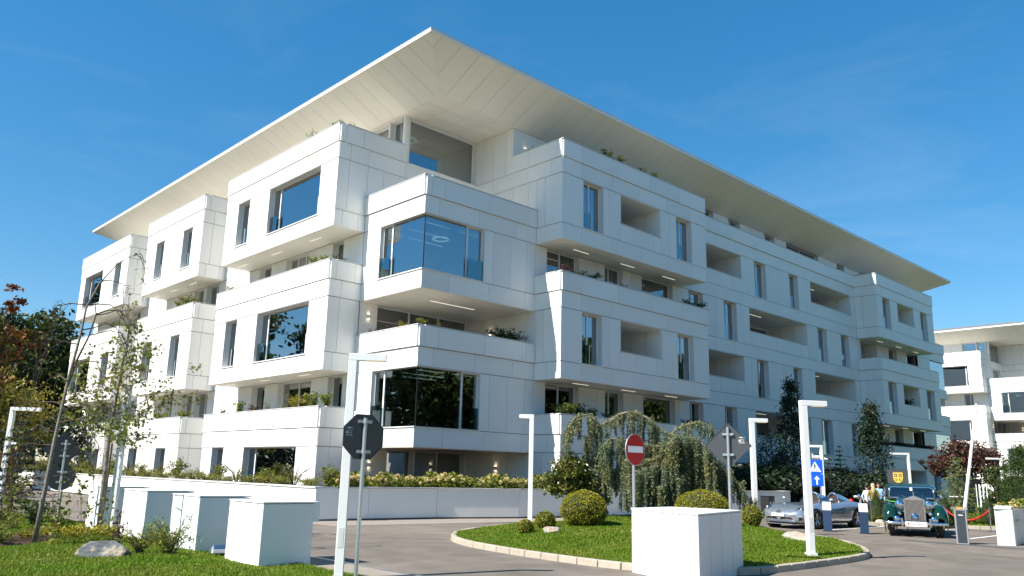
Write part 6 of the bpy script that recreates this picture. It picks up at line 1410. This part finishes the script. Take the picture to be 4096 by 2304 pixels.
for x, y in ((-.22,0),(.22,0),(-.22,.3),(.22,.3),(0,0),(0,.3)): MB().tube([(x,y,0),(x,y,1.68)], .024, 8).build('upright', LAMPW, t)
for i in range(6):
    for a, b in ((-.22,0),(0,.22)): MB().tube([(a,0,.05+i*.27),(b,0,.32+i*.27)] if i%2 else [(b,0,.05+i*.27),(a,0,.32+i*.27)], .012, 6).build('brace', LAMPW, t)

# ---------------------------------------------------------------- people behind the cars
SKIN = mat('skin', (.42,.24,.17), .55); HAIRD = mat('hair_dark', (.02,.014,.01), .6); HAIRB = mat('hair_blonde', (.50,.36,.20), .6)
def person(loc, rz, label, h, shirt, trous, hair, long_hair=False, seated=False, arms=((.28,.1,.95),(-.28,.1,.95)), long_sleeve=True, build=1.):
    t = thing('person', label, 'person', loc, rz); k = h/1.75; V = []; E_ = []; RR = []
    def v(x, y, z, r): V.append(Vector((x*build,y,z))*k); RR.append(r*k); return len(V)-1
    def chain(ids): E_.extend(zip(ids, ids[1:]))
    pel = v(0,0,.95,.135); wa = v(0,0,1.10,.118); ch = v(0,.01,1.30,.145); nk = v(0,.0,1.46,.062); n2 = v(0,.01,1.53,.056); hd = v(0,.025,1.60,.088); h2 = v(0,.02,1.68,.085)
    chain([pel,wa,ch,nk,n2,hd,h2])
    for s, a in zip((1,-1), arms):
        sh = v(s*.17,0,1.40,.062); el_ = v((s*.235+a[0]*.15),a[1]*-.1-.02,1.14,.044); wr = v(a[0],a[1],a[2],.03); chain([ch,sh,el_,wr]); d = (V[wr]-V[el_]).normalized(); pm = v(*( (V[wr]+d*.06*k)/k ),.034); chain([wr,pm])
        for j in range(5):
            sd = Vector((.0,.012*(j-2),0))*k; fl = (.05,.075,.085,.08,.06)[j]*k; f1 = V[pm]+sd*1.6+d*fl*.5; f2 = f1+(d+Vector((0,.25,0))).normalized()*fl*.5
            a1 = v(*(f1/k),.009); a2 = v(*(f2/k),.007); chain([pm,a1,a2])
        hp = v(s*.09,0,.90,.095); kn = v(s*.10,.03,.50,.062); an = v(s*.11,-.01,.09,.042); ft = v(s*.12,.13,.03,.038); chain([pel,hp,kn,an,ft])
    me = bpy.data.meshes.new('body'); me.from_pydata(V, E_, []); o = link('body', me, t); md = o.modifiers.new('skin','SKIN'); sk = me.skin_vertices[0].data
    for i, r in enumerate(RR): sk[i].radius = (r*(1.0 if i > 2 else 1.15), r*(1.0 if i > 2 else .85))
    sk[0].use_root = True; ms = o.modifiers.new('s','SUBSURF'); ms.levels = 1; ms.render_levels = 1; bake(o); me = o.data
    for m in (SKIN, shirt, trous, RUBBER): me.materials.append(m)
    for p in me.polygons:
        c = p.center/k; p.use_smooth = True
        p.material_index = 3 if c.z < .09 else 2 if (c.z < .96 and abs(c.x) < .25*build and not (abs(c.x) > .2 and c.z > .8)) else 1 if (c.z < 1.475 and (long_sleeve or c.z > 1.15 or abs(c.x) < .19) and c.z > .88) else 0
    H = MB()
    if long_hair: H.ell((0,-.02*k,1.66*k), (.105*k,.115*k,.115*k), 14, 10).ell((0,-.085*k,1.47*k), (.10*k,.06*k,.22*k), 12, 10)
    else: H.ell((0,-.015*k,1.70*k), (.097*k,.11*k,.085*k), 14, 10)
    H.build('hair', hair, t, smooth=True); F = MB(); F.ell((0,.117*k,1.615*k), (.014*k,.02*k,.022*k), 8, 6); F.build('nose', SKIN, t, smooth=True)
    for s in (1,-1): MB().ell((s*.034*k,.098*k,1.645*k), (.012*k,.008*k,.008*k), 8, 6).build('eye', INK, t, smooth=True); MB().ell((s*.09*k,.01*k,1.62*k), (.012*k,.022*k,.032*k), 8, 6).build('ear', SKIN, t, smooth=True)
    MB().ell((0,.108*k,1.575*k), (.026*k,.008*k,.006*k), 8, 6).build('mouth', mat('lips', (.35,.12,.10), .6), t, smooth=True)
    return t
cl = lambda n, c: mat(n, c, .85, var=.12, nscale=9)
person((38.6,16.56,0), AV-.9, 'person in a white top with dark trousers and dark hair, left of the three', 1.54, cl('shirt_white',(.62,.66,.70)), cl('trousers_black',(.02,.02,.025)), HAIRD, arms=((.22,.1,1.0),(-.24,.05,.92)))
person((37.78,15.93,0), AV+R(180)+2.9, 'person with long blonde hair in a mustard top seen from behind', 1.60, cl('top_mustard',(.20,.14,.02)), cl('jeans_blue',(.05,.10,.18)), HAIRB, True, arms=((.24,.1,1.0),(-.26,.06,.92)), long_sleeve=False)
person((40.19,16.68,0), AV+R(180)-.3, 'man in a light blue shirt and dark trousers beside the green car', 1.64, cl('shirt_blue',(.26,.42,.60)), cl('trousers_black',(.02,.02,.025)), HAIRD, arms=((.2,.12,.96),(-.22,.1,.93)))
